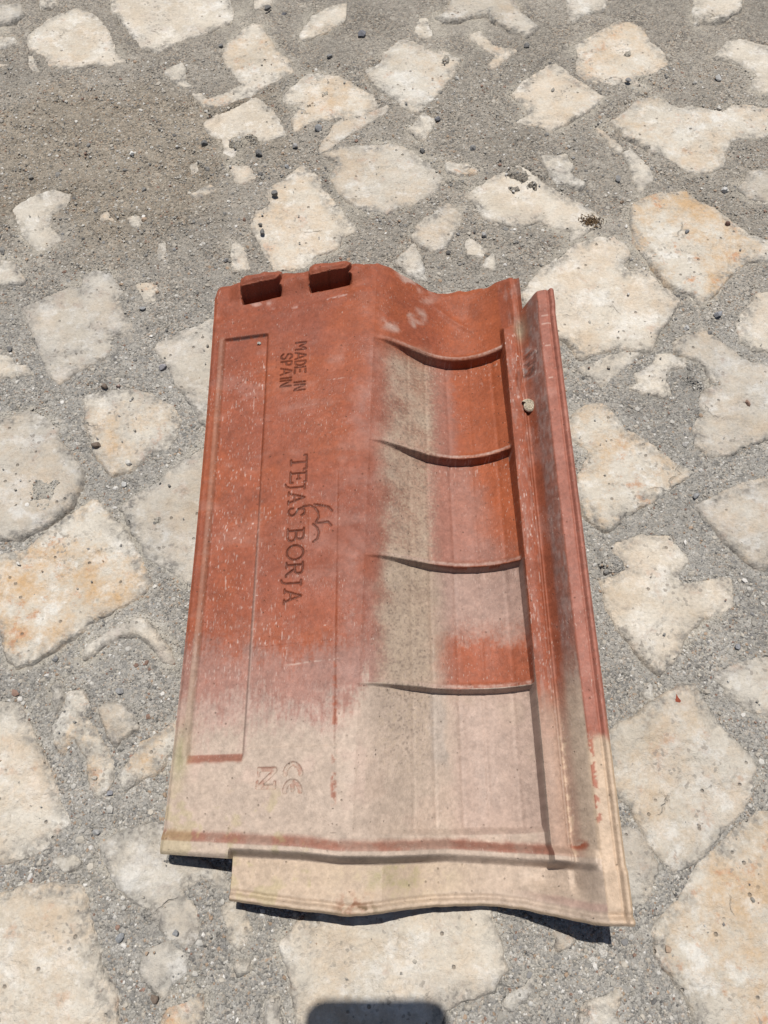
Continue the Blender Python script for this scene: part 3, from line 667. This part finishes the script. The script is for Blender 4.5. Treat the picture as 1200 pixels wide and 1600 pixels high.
# dust along the fall of the trough
dstripe = ss(crest+3, crest+20, u+4*n2_)*ss(172, 158, u+2*n3_-.05*(v-200))
put(GREYB*1.12, dstripe*ss(392, 372, v+6*n2_)*(.72+.25*n2_))
put(MAUVE*.9, ss(crest-12, crest+6, u+6*n2_)*ss(crest+26, crest+10, u+5*n2_)*ss(392, 375, v)*.35)
p1, p2, p3, p4 = (inpanel == 1), (inpanel == 2), (inpanel == 3), (inpanel == 4)
put(MAUVE, p1*ss(165, 172, u)*ss(192, 180, u+3*n3_)*.6)
put(MAUVE, p2*ss(160, 168, u)*ss(218, 190, u+7*n2_+.25*(v-260))*.7)
put(PALE*.82, p3*ss(164, 172, v+6*n2_+.4*(dith-9*streak)+.08*(u-190))*ss(160, 168, u)*.85)
put(C(.29, .079, .036), p3*ss(190, 152, v+5*n2_+.7*(dith-9*streak)+.10*(u-190))*ss(160, 190, u+4*n2_+.25*(dith-9*streak))*.95)
put(GREYB*1.1, p3*ss(crest+6, crest+24, u+4*n2_)*ss(178, 158, u+4*n2_)*.75)
put(PALE*.92, (inpanel == 0)*trough*ss(392, 398, v)*ss(.1, .8, n2_+.25*n1_-.1)*ss(crest-8, crest+10, u)*ss(185, 160, u)*.8)
# everything near the foot is bleached and dusty
foot_m = ss(130, 106, v+8*n1_+7*n2_+.7*dith-.10*(u-120)*(u < 120)+-60*p4*ss(crest, crest+16, u+5*n2_)+-22*ss(crest-14, crest+12, u+6*n2_)*(u < 224))
foot_m = foot_m*(~p3)
put(BEIGE, foot_m*(u < 224)*.92)
put(PALE, foot_m*ss(.1, .7, n2_)*.35*(u < 224))
put(PALE*.95, p4*ss(168, 180, u+3*n2_)*.65)
put(PALE*.95, RIM*(.45+.3*n2_+.3*nfine)*(v > 100))  # lit look of the step lips painted on, with dust wear
put(C(.37, .315, .27), p4*ss(158, 162, u+1.5*n3_)*ss(172, 168, u+2*n3_)*ss(85, 95, v+6*n2_)*.65)      # lime run
put(GREYB, p4*ss(.2, .8, n2_)*.35)
# right rib, channel, wall, flange
put(RED, (u > 223.6)*1.0)
put(MAUVE, (u > 223.6)*(u < 233)*ss(.0, .6, streak+.2*n2_)*.6)
put(C(.25, .072, .036), (u > 233.6)*(u < 241)*.9)
put(MAUVE, (u > 233)*(u < 241)*ss(-.1, .7, n2_+.5*streak)*.5)
put(C(.215, .095, .07), ss(239.6, 241.5, u+.4*n3_)*ss(247.2, 246.2, u)*.9)
put(C(.27, .18, .155), ss(240.0, 242, u)*ss(247.2, 246.0, u)*ss(-.3, .5, along(.9, 5, 1060))*.75)
put(C(.305, .115, .080), ss(246.6, 247.3, u)*.9)
put(C(.36, .17, .13), ss(246.6, 247.3, u)*ss(.2, .7, n2_)*.4)
rfoot = ss(150, 118, v+8*n2_+5*n3_)
put(C(.36, .24, .18), rfoot*(u > 223.6)*(u < 247)*ss(160, 95, v+7*n2_))
put(GREYB*1.35, ss(238, 242, u)*ss(247, 246, u)*ss(165, 110, v+6*n2_)*.9)
put(C(.47, .355, .255), ss(245.4, 246.4, u)*ss(104, 98, v+5*n2_)*.95)
put(C(.30, .10, .06), ss(246.4, 247, u)*ss(250.3, 249, u+1.2*n3_)*ss(55, 60, v)*ss(112, 106, v)*ss(-.25, .1, n3_)*.9)
put(C(.47, .355, .255), ss(234, 235, u)*ss(238.5, 237, u+1.0*n3_)*ss(118, 105, v)*ss(-.1, .2, nfine+.3*n3_)*.7)
# crust on the channel head
cr = ss(.0, .5, 1-np.hypot((u-240)/5, (v-368)/17)+.6*fbm(u, v, 5, 1070, 4))
put(C(.30, .27, .25), cr*(u < 246)*.7*ss(-.2, .4, n3_)); put(C(.10, .055, .045), ss(.5, .8, cr)*ss(.2, .6, -n3_)*(u < 246)*.8)
put(C(.33, .27, .19), np.exp(-(((u-236)/4)**2+((v-398)/9)**2))*.8)
# head-lap strip: yellowish, lichen in the middle, red chips at the broken edge
st_m = wl*(u > 44.5)*(u < 247)
put(C(.47, .36, .265), st_m*.85); put(BEIGE, st_m*ss(150, 200, u+10*n2_)*.8)
put(C(.37, .24, .20), st_m*ss(11, 9, lipd+1.2*n2_)*ss(5, 7.5, lipd)*ss(195, 235, u)*.7)
put(C(.22, .20, .085), st_m*np.exp(-(((u-138)/26)**2+((lipd-17)/9)**2))*ss(-.7, .7, n2_+.5*n3_+.3*nfine)*.8)
put(C(.28, .10, .055), st_m*np.exp(-(((u-113)/9)**2+((lipd-5)/6)**2))*ss(-.2, .4, n3_+.3*n2_)*.8)
put(C(.09, .085, .04), st_m*np.exp(-(((u-116)/12)**2+((lipd-2)/4)**2))*ss(.1, .5, n3_)*.8)
put(C(.43, .30, .18), st_m*ss(2.2, .6, lipd+.4*n3_)*.6)
put(C(.43, .30, .18), ss(257, 258.4, u)*ss(125, 90, v)*.5)
# walls that stay unweathered: end slopes of the sunken places
put(C(.255, .11, .075), ss(2.4, -.8, v-vbar+.7*n3_)*ss(-6.2, -4.0, v-vbar+.5*n3_)*(u < 224)*(.6+.35*ss(-.6, .5, n2_+.4*n3_)))
put(BEIGE*1.05, ss(-4.4, -5.2, v-vbar)*ss(-12.5, -11, v-vbar)*(u < 247)*.9)
put(C(.255, .11, .075), ss(92.5, 95, v+.7*n3_)*ss(99, 98, v)*ss(12.5, 14, u)*ss(48, 47, u)*.95)
put(RED*1.0, np.exp(-(((u-239)/4.5)**2+((v-46.5)/2.6)**2)**2)*.95*ss(-.5, 0, n3_))
put(RED, ss(100.5, 102, u+.6*n3_)*ss(105, 103.5, u+.8*n3_)*ss(66, 74, v)*ss(175, 150, v)*ss(-.2, .3, n3_)*.75)
# green film at the left foot, pale lines at the recess edges
put(C(.25, .235, .11), np.exp(-(((u-9)/5)**2+((v-98)/18)**2))*.65*ss(-.4, .3, n2_))
put(C(.30, .26, .13), (u < 90)*ss(85, 70, v)*ss(.25, .7, n2_+.4*n3_)*.45)
put(C(.33, .25, .18), ss(9, 10.5, u)*ss(15, 13, u)*ss(95, 100, v)*ss(402, 398, v)*(.22+.4*ss(200, 120, v)))  # lit left wall of the recess, painted as a beige strip
put(C(.36, .25, .205), ss(46.6, 47.3, u)*ss(49.5, 48.6, u)*ss(95, 100, v)*ss(300, 180, v)*.65)
# white scuffs along the tile
sc = along(.85, 3.2, 1080); sc2 = along(.8, 4.0, 1090); scm = np.clip(ss(-.55, .4, n1_+.6*n2_), 0, 1)
zone = ((u > 12) & (u < 47)*1)*ss(392, 370, v)*ss(110, 150, v)+((u >= 47))*ss(84, 70, u+6*n2_)*ss(290, 250, v)*ss(110, 150, v)+((u > 224) & (u < 234))*ss(400, 390, v)*ss(90, 130, v)*1.3
put(C(.50, .37, .32), ss(.50, .72, sc)*zone*scm*.75); put(C(.46, .33, .28), ss(.55, .75, sc2)*zone*.6)
zone2 = ((inpanel > 0) & (inpanel < 4) & (u > 165))*ss(30, 5, np.mod(386-v, 83.4))
put(C(.46, .32, .27), ss(.45, .7, sc)*zone2*.7)
put(C(.48, .36, .32), ss(.45, .95, n2_+.4*cross)*ss(400, 415, v)*ss(433, 428, v)*(u < 130)*.4)
put(C(.50, .38, .34), np.exp(-((v-421-.10*(u-60)-2*np.sin(u/16))/1.1)**2)*ss(60, 75, u)*ss(118, 105, u)*ss(-.1, .3, n3_)*.6)
put(C(.48, .38, .32), np.exp(-((v-150-.06*(u-80)+.3*n2_)/.45)**2)*ss(64, 80, u)*ss(108, 102, u)*ss(-.5, .3, nfine+.4*n3_)*.6)
put(C(.48, .36, .30), np.exp(-((v-352-.05*(u-95))/.45)**2)*ss(92, 97, u)*ss(108, 103, u)*ss(-.5, .3, nfine)*.5)
for vv_, a_, b_ in ((398, 249, 254), (391, 248.5, 255), (345, 249, 252), (372, 249, 253)): put(C(.50, .33, .27), np.exp(-((v-vv_)/.55)**2)*(u > a_)*(u < b_)*.8)
# dirt in the pressed letters boosting their shade, painted recess shade, stray specks
put(C(.07, .035, .028), ss(.25, .9, PRESS)*.62*(v > 110)); put(C(.25, .11, .075), ss(.15, .4, PRESS)*ss(.8, .45, PRESS)*.75*(v <= 110)); put(C(.25, .11, .075), ss(.3, .6, PRESS)*ss(-.1, .5, n3_+.4*nfine)*.6*(v <= 110))
put(C(.10, .06, .05), np.exp(-((v-398.6)/1.1)**2)*ss(16, 20, u)*ss(47, 45, u)*ss(-.3, .3, nfine+.3*n3_)*.8)  # shade of the recess head wall, painted as a dark line
def spk(size, seed, t): return ss(t, t+.03, vnoise(u/size, v/size, seed))
put(C(.12, .085, .06), spk(1.5, 1110, .978)*.7)
put(C(.13, .10, .075), spk(1.6, 1120, .972)*(v < 90)*.8)
put(C(.50, .40, .34), spk(1.3, 1130, .97)*.7)
col = col*(1+.10*n2_+.10*n3_+.12*nfine)[..., None]*(1+.05*n1_)[..., None]
gr_ = vnoise(u/1.1, v/1.1, 1140); dz = dstripe*ss(392, 372, v)*ss(60, 120, v); put(C(.42, .325, .235), ss(.62, .8, gr_)*dz*.5); put(C(.17, .13, .10), ss(.30, .15, gr_)*dz*.55)

# ---- place the profile in the world
YAW = rad(.69)
bow = np.where(u < 100, 3.0*np.sin(np.pi*np.clip((v-45)/405, 0, 1))*(1-np.clip(u/100, 0, 1)), 0)
us = u+bow
WX = (-.130+(us*math.cos(YAW)-v*math.sin(YAW))/1000); WY = (-.045+(us*math.sin(YAW)+v*math.cos(YAW))/1000)
TOP = np.stack([WX, WY, Hh/1000], -1)
dv = np.gradient(TOP, axis=0); du = np.gradient(TOP, axis=1)
NRM = np.cross(du, dv); NRM /= np.linalg.norm(NRM, axis=-1, keepdims=True)+1e-12
ROWS, COLS = u.shape
ID = np.arange(ROWS*COLS).reshape(ROWS, COLS)
FQ = np.stack([ID[:-1, :-1], ID[:-1, 1:], ID[1:, 1:], ID[1:, :-1]], -1)
ok = np.ones((ROWS-1, COLS-1), bool)
ok[:n1, :NOTCH_I] = False; ok[n1+n2:, HEAD_I:] = False
fu = (u[:-1, :-1]+u[1:, 1:])/2; fv = (v[:-1, :-1]+v[1:, 1:])/2
def fm(a): return a[:-1, :-1]
part = np.full(ok.shape, 'pan', dtype=object)
part[(fu > fm(crest)+6) & (fu < 223)] = 'trough'
for k in range(1, 5): part[fm(inpanel) == k] = 'sunken_panel_%d' % k
part[(fu >= 222.8) & (fu < 233.6) & (fv > 44)] = 'interlock_rib'
part[(fu >= 233.6) & (fu < 241) & (fv > 44)] = 'drain_channel'
part[(fu >= 241)] = 'side_flange'
part[(fm(vbar)-fv > -.2) & (fm(vbar)-fv <= 11.6) & (fu < 241)] = 'end_bar'
part[(fm(vbar)-fv > 11.6) & (fu < 241) & (fu > 44.5)] = 'head_lap'
part[(fu > 12.5) & (fu < 47.8) & (fv > 94) & (fv < 399)] = 'recessed_panel'
part[fm(m1) > .3] = 'nib_1'; part[fm(m2) > .3] = 'nib_2'
for n in LETTER: part[fm(LETTER[n]) < .45] = n
tile = empty('roof_tile', (0.0, 0.18, 0.0))
tag(tile, 'red clay interlocking roof tile lying upside down, its foot bleached beige, on the stone paving', 'roof tile')
PART_LABEL = {'nib_1': 'left hanging nib with dark front face', 'nib_2': 'right hanging nib with dark front face', 'brand_lettering': 'pressed words TEJAS BORJA', 'origin_lettering': 'pressed words MADE IN SPAIN',
              'bird_emblem': 'pressed curved emblem beside the brand words', 'conformity_mark': 'pressed CE mark', 'standards_mark': 'pressed letter N mark', 'head_lap': 'yellowish foot strip with green lichen'}
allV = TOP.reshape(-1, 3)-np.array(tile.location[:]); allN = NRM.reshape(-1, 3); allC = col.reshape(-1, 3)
PARTS = {}
for n in sorted(set(part[ok])):
    F = FQ[ok & (part == n)]
    uq, inv = np.unique(F, return_inverse=True)
    name = n.rsplit('_', 1)[0] if n[-1].isdigit() else n
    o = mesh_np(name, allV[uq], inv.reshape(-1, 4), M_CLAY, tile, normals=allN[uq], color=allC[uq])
    if n in PART_LABEL: o['label'] = PART_LABEL[n]
    PARTS[n] = o
# edges and upper side (which faces the ground)
low = np.maximum(Bsm-12.5, .4)
low = np.where(u > 241, Hh-12.5, low)
low = np.minimum(low, Hh-4.5); low = np.maximum(low, .3)
BOT = np.stack([WX, WY, low/1000], -1).reshape(-1, 3)-np.array(tile.location[:])
Fk = FQ[ok]
E = np.concatenate([Fk[:, [0, 1]], Fk[:, [1, 2]], Fk[:, [2, 3]], Fk[:, [3, 0]]])
key = np.sort(E, 1); kk = key[:, 0].astype(np.int64)*ROWS*COLS+key[:, 1]
_, first, cnt = np.unique(kk, return_index=True, return_counts=True)
BE = E[first[cnt == 1]]
ev, ei = np.unique(BE, return_inverse=True); ei = ei.reshape(-1, 2); ne = len(ev)
mid = (allV[ev]*.45+BOT[ev]*.55)
rngc = fbm(allV[ev][:, 0]*1000, allV[ev][:, 1]*1000, 12, 1200, 3)[:, None]
vflat = v.reshape(-1)[ev][:, None]
ec = np.where(vflat < 110, C(.40, .29, .19)*(1+.25*rngc), C(.25, .08, .05)*(1+.2*rngc))
ec = np.where((vflat < 30) & (rngc > .35), C(.27, .09, .05), ec)
SV = np.concatenate([allV[ev], mid, BOT[ev]]); SF = np.concatenate([np.stack([ei[:, 1], ei[:, 0], ei[:, 0]+ne, ei[:, 1]+ne], 1), np.stack([ei[:, 1]+ne, ei[:, 0]+ne, ei[:, 0]+2*ne, ei[:, 1]+2*ne], 1)])
mesh_np('tile_edge', SV, SF, M_CLAY, tile, smooth=False, color=np.concatenate([ec*1.02, ec*.95, ec*.95]))
rs = np.unique(np.concatenate([np.arange(0, ROWS, 8), [n1, n1+n2, ROWS-1]])); cs = np.unique(np.concatenate([np.arange(0, COLS, 8), [NOTCH_I, HEAD_I, COLS-1]]))
sub = ID[np.ix_(rs, cs)]
FB = np.stack([sub[:-1, :-1], sub[1:, :-1], sub[1:, 1:], sub[:-1, 1:]], -1)
okb = np.ones(FB.shape[:2], bool); okb[(rs[:-1] < n1)[:, None] & (cs[:-1] < NOTCH_I)[None]] = False; okb[(rs[:-1] >= n1+n2)[:, None] & (cs[:-1] >= HEAD_I)[None]] = False
uq, inv = np.unique(FB[okb], return_inverse=True)
mesh_np('weather_face', BOT[uq], inv.reshape(-1, 4), M_CLAY, tile, color=np.tile(C(.30, .10, .06), (len(uq), 1)))

def on_tile(uu, vv):
    j = np.argmin(np.abs(v[:, 250]-vv)); i = np.argmin(np.abs(u_ax-uu)); return Vector(TOP[j, i])

# ------------------------------------------------------------------ snail shells on the tile
def snail(name, pos, r, label, seed, pale=(.62, .53, .39), tilt=(0.25, -.15)):
    """flat coiled shell: a tube of growing radius wound round an axis"""
    rg = np.random.default_rng(seed); turns = 3.2; n = 96; k = 12
    vs, fs, cs_ = [], [], []
    for i in range(n+1):
        t = i/n; a = t*turns*2*math.pi; R = r*.64*t**1.35+.02*r; tr = r*(.05+.33*t**1.35)
        cx, cy, cz = R*math.cos(a), R*math.sin(a), r*.42*(1-t)
        for q in range(k):
            b = 2*math.pi*q/k; rr = R+tr*math.cos(b)
            vs.append((rr*math.cos(a), rr*math.sin(a), cz+tr*math.sin(b)*1.05))
            band_ = .5+.5*math.sin(a*9+2*math.sin(b)); d = (.45 if math.sin(b*1.0+.4) > .82 else 1.0)
            cs_.append(np.array(pale)*(1-.45*band_**4)*d*(.9+.2*rg.random()))
        if i:
            for q in range(k):
                A, B_ = (i-1)*k+q, (i-1)*k+(q+1) % k; fs.append((A, B_, B_+k, A+k))
    root = empty(name, pos+Vector((0, 0, r*.38)))
    root.rotation_euler = (tilt[0], tilt[1], seed*1.3)
    mesh_np('whorl', np.array(vs), np.array(fs), M_SHELL, root, color=np.array(cs_))
    e = n*k; ap = np.array(vs[e:e+k]); c = ap.mean(0)                      # dark mouth of the shell
    mesh_np('aperture', np.concatenate([ap, [c-np.array([0, 0, r*.05])]]), np.array([(q, (q+1) % k, k) for q in range(k)]), M_SHELL, root, color=np.tile(C(.10, .07, .05), (k+1, 1)))
    tag(root, label, 'snail shell', 'snail shells stuck to the tile')
snail('snail_shell', on_tile(236.2, 331)+Vector((0, -.0005, .0016)), .0056, 'largest cream coiled snail shell, in the channel beside the right flange', 1)
snail('snail_shell', on_tile(41, 393), .0017, 'tiny pale snail shell at the top corner of the recessed panel', 2, (.55, .52, .46))
snail('snail_shell', on_tile(85.5, 434), .0017, 'tiny dark snail shell in front of the right nib', 3, (.24, .17, .12))

# ------------------------------------------------------------------ loose pebbles one can pick out
def blob(name, pos, r, color, seed, flat=.7, sub=2, rough=.22, mat=None, squash=(1, 1)):
    rg = np.random.default_rng(seed)
    Vb, Fb = ICO_V.copy(), ICO_F.copy()
    for _ in range(sub):
        e = {}; vl = list(Vb); nf = []
        def midp(a, b):
            kx = (min(a, b), max(a, b))
            if kx not in e: m = (vl[a]+vl[b])/2; vl.append(m/np.linalg.norm(m)); e[kx] = len(vl)-1
            return e[kx]
        for a, b, c in Fb:
            ab, bc, ca = midp(a, b), midp(b, c), midp(c, a); nf += [(a, ab, ca), (ab, b, bc), (ca, bc, c), (ab, bc, ca)]
        Vb, Fb = np.array(vl), np.array(nf)
    P = Vb.copy()
    for _ in range(12):                                   # flat facets like a broken stone
        d = rg.normal(size=3); d /= np.linalg.norm(d); h = rg.uniform(.48, .88)
        t = P@d-h; P = P-np.outer(np.clip(t, 0, None), d)
    P = P*np.array([rg.uniform(.95, 1.3)*squash[0], rg.uniform(.75, 1.0)*squash[1], flat])*r
    a = rg.uniform(0, 6.28); P = P@np.array([[math.cos(a), math.sin(a), 0], [-math.sin(a), math.cos(a), 0], [0, 0, 1]])
    c = np.array(color)*(1+.06*rg.normal(size=(len(P), 1)))
    o = mesh_np(name, P, Fb, mat or M_PEBBLE, color=c, smooth=False); o.location = pos; return o
BLUE, DARK, GREY, LIGHT, BROWN, PINK = (.25, .25, .25), (.15, .145, .14), (.20, .195, .19), (.44, .43, .41), (.15, .115, .09), (.30, .22, .19)
PEB = [
 (498,197,9,BLUE,'largest blue grey pebble, resting on the cream stone near the top'),
 (430,303,7,DARK,'dark pebble on the upper left edge of the diamond shaped stone'),
 (410,362,6,DARK,'dark pebble lying on the left part of the diamond shaped stone'),
 (405,238,8,DARK,'dark slate chip at the foot of the grey cream stone above the diamond'),
 (207,241,6,(.62,.61,.58),'single white pebble in the loose sand at upper left'),
 (448,256,5,BLUE,'small blue grey pebble in the joint just above the diamond shaped stone'),
 (320,222,7,DARK,'dark cluster pebble in the sand left of the grey cream stone'),
 (152,695,9,BROWN,'round brown pebble on the rusty blotched stone left of the tile'),
 (153,686,3.5,DARK,'tiny dark pebble touching the round brown pebble'),
 (193,753,6,LIGHT,'pale angular chip in the joint below the rusty blotched stone'),
 (254,571,7,(.28,.27,.28),'grey angular chip against the pale stone left of the tile head'),
 (163,602,7,BROWN,'flat brown pebble just above the rusty blotched stone'),
 (185,601,5,PINK,'pinkish pebble beside the flat brown pebble'),
 (223,481,5,BLUE,'small blue pebble on the sand left of the tile head'),
 (15,542,6,DARK,'dark elongated chip in the mortar at the left edge'),
 (1072,362,5,(.16,.16,.165),'grey pebble in the middle of the orange stained stone at right'),
 (1136,350,4.5,(.12,.07,.055),'dark reddish pebble on the right part of the orange stained stone'),
 (823,72,5,DARK,'dark round pebble in the sand between the top stones'),
 (980,126,5,GREY,'grey pebble below the ripple marked stone at upper right'),
 (1123,119,6,LIGHT,'light angular chip in the sand at upper right'),
 (756,365,6,(.30,.29,.28),'light grey chip in the mortar above the tile trough'),
 (739,231,6,GREY,'grey chip in the wide mortar strip above the tile'),
 (966,276,5.5,GREY,'grey pebble between the two slim stone slivers at right'),
 (660,233,6,DARK,'dark pebble at the right tip of the oval cream stone'),
 (684,184,6,(.14,.14,.15),'dark flat chip right of the small square stone'),
 (1132,296,6,LIGHT,'pale round pebble above the orange stained stone'),
 (1088,773,6.5,BLUE,'blue grey pebble in the joint right of the tan stone'),
 (1122,489,8,(.27,.275,.29),'largest blue grey chip in the joint at right'),
 (1074,510,5,LIGHT,'pale chip left of the blue grey chip in the right joint'),
 (1110,517,4.5,DARK,'small black pebble in the right joint'),
 (1072,692,6,(.48,.46,.43),'whitish chip in the mortar right of the tan stone'),
 (85,1028,6.5,GREY,'grey chip in the joint under the orange stone at left'),
 (186,1077,8,(.26,.255,.25),'flat grey chip in the mortar left of the tile foot'),
 (150,1298,7,(.30,.295,.285),'light grey chip below left of the tile foot'),
 (240,1558,9,BROWN,'brown round pebble near the bottom left'),
 (186,1462,8,(.25,.255,.26),'grey flat chip in the mortar beside the large bottom left stone'),
 (274,1456,5.5,BLUE,'blue pebble on the mottled stone below the tile foot'),
 (170,1237,6.5,(.22,.22,.235),'grey blue pebble in the mortar left of the tile notch'),
 (418,14,6,DARK,'black pebble at the top edge'),
 (443,20,5.5,(.13,.13,.14),'dark grey pebble right of the black pebble at the top edge'),
 (565,52,8,(.17,.17,.185),'dark slate chip at top centre'),
 (515,87,5,GREY,'grey pebble in the sand above the largest pebble'),
 (461,226,5.5,(.30,.29,.28),'pale grey chip left of the oval cream stone'),
 (345,62+8,5,GREY,'grey pebble at the tip of the large top stone'),
 (1154,709+300,6,(.24,.24,.25),'grey chip in the joint above the corner stone at right'),
]
for k, (px, py, r, c, lab) in enumerate(PEB):
    p = at(px, py+r*.3, .002); R = (at(px+r, py, .002)[0]-p[0])*.95
    s_, lo_, gz_, pt_ = sd_at(np.array([p[0]]), np.array([p[1]]))
    z = .0022 if s_[0] > .002 else float(gz_[0])
    o = blob('pebble', (p[0], p[1], z+R*.5), R, c, 40+k, flat=.72)
    tag(o, lab, 'pebble', 'loose pebbles on the paving')

# brown tuft of dry matter on the stone above the tile's right side
def tuft():
    rg = np.random.default_rng(9); p = np.array(at(922, 347, .002)); vs, fs, cs_ = [], [], []
    for i in range(420):
        q = p+np.array([rg.normal()*.0042, rg.normal()*.0028, abs(rg.normal())*.0013])
        a = rg.uniform(0, 6.28); d = np.array([math.cos(a), math.sin(a), rg.normal()*.5])*rg.uniform(.0006, .0017)
        w = np.array([-math.sin(a), math.cos(a), rg.normal()*.4])*rg.uniform(.0002, .0005); t = np.array([0, 0, .0004])
        b = len(vs); vs += [q-d, q+w, q+d, q-w, q+t]; fs += [(b, b+1, b+4), (b+1, b+2, b+4), (b+2, b+3, b+4), (b+3, b, b+4)]
        c = np.array([(.055, .035, .022), (.12, .075, .04), (.20, .13, .065)][rg.integers(3)]); cs_ += [c]*5
    o = mesh_np('dry_tuft', np.array(vs)-p, np.array(fs), M_PEBBLE, smooth=False, color=np.array(cs_)); o.location = p
    tag(o, 'dark brown tuft of dry matter on the grey cream stone above the tile', 'debris')
tuft()
# small red leaf scrap
p = np.array(at(1058, 1094, .0032))
lv = np.array([(0, 6.5, .4), (1.6, 2.2, .9), (4.2, -.8, .3), (2.0, -2.6, .8), (-.6, -2.0, 1.3), (-3.8, -1.2, .2), (-1.5, 1.5, 1.1), (.2, .4, 1.5)])/1000*.62
lf = [(7, i, (i+1) % 7) for i in range(7)]
lvb = lv-np.array([0, 0, .00025]); o = mesh_np('dry_leaf', np.concatenate([lv, lvb]), np.array(lf+[(c+8, b+8, a+8) for a, b, c in lf]), M_PEBBLE, smooth=False, color=np.tile(C(.22, .055, .03), (16, 1)))
o.location = p; tag(o, 'small torn red brown leaf on the square stone right of the tile', 'leaf')

# ------------------------------------------------------------------ the phone taking the picture: only its shadow shows at the bottom edge
def rounded_slab(w, l, t, r, n=8):
    pts = []
    for cx, cy, a0 in ((w/2-r, l/2-r, 0), (-w/2+r, l/2-r, 90), (-w/2+r, -l/2+r, 180), (w/2-r, -l/2+r, 270)):
        for i in range(n+1): a = rad(a0+90*i/n); pts.append((cx+r*math.cos(a), cy+r*math.sin(a)))
    k = len(pts); rings = [(1-.0012/(w/2), 0), (1, .0012), (1, t-.0012), (1-.0012/(w/2), t)]
    V = [(x*s, y*s, z) for s, z in rings for x, y in pts]; F = []
    for q in range(3):
        for i in range(k): j = (i+1) % k; F.append((q*k+i, q*k+j, (q+1)*k+j, (q+1)*k+i))
    V += [(0, 0, 0), (0, 0, t)]
    for i in range(k): j = (i+1) % k; F += [(j, i, 4*k, 4*k), (3*k+i, 3*k+j, 4*k+1, 4*k+1)]
    me = bpy.data.meshes.new('s'); me.from_pydata(V, [], [tuple(dict.fromkeys(f)) for f in F]); me.update(); return me
def plain(name, c, rough):
    N = NT(name, rough, .5); g = N.n('NewGeometry'); return N.done(N.ramp(N.noise(g.outputs['Position'], 200), [(.3, tuple(x*.9 for x in c)), (.7, tuple(x*1.1 for x in c))]))
M_BLACK, M_GLASS = plain('phone_shell', (.02, .02, .022), .5), plain('phone_glass', (.01, .01, .012), .1)
phone = empty('smartphone', cam.location)
phone.rotation_euler = cam.rotation_euler
PTOP, PW, PL = .0625, .079, .160
def ph(name, me, mat, loc):
    me.materials.append(mat); o = bpy.data.objects.new(name, me); COL.objects.link(o); o.parent = phone; o.location = loc; return o
ph('phone_body', rounded_slab(PW, PL, .008, .0125), M_BLACK, (-.0105, PTOP-PL/2, .004))
ph('screen', rounded_slab(PW-.004, PL-.004, .0024, .011), M_GLASS, (-.0105, PTOP-PL/2, .0115))
tag(phone, 'dark smartphone held above the paving, seen only by its round cornered shadow', 'phone')
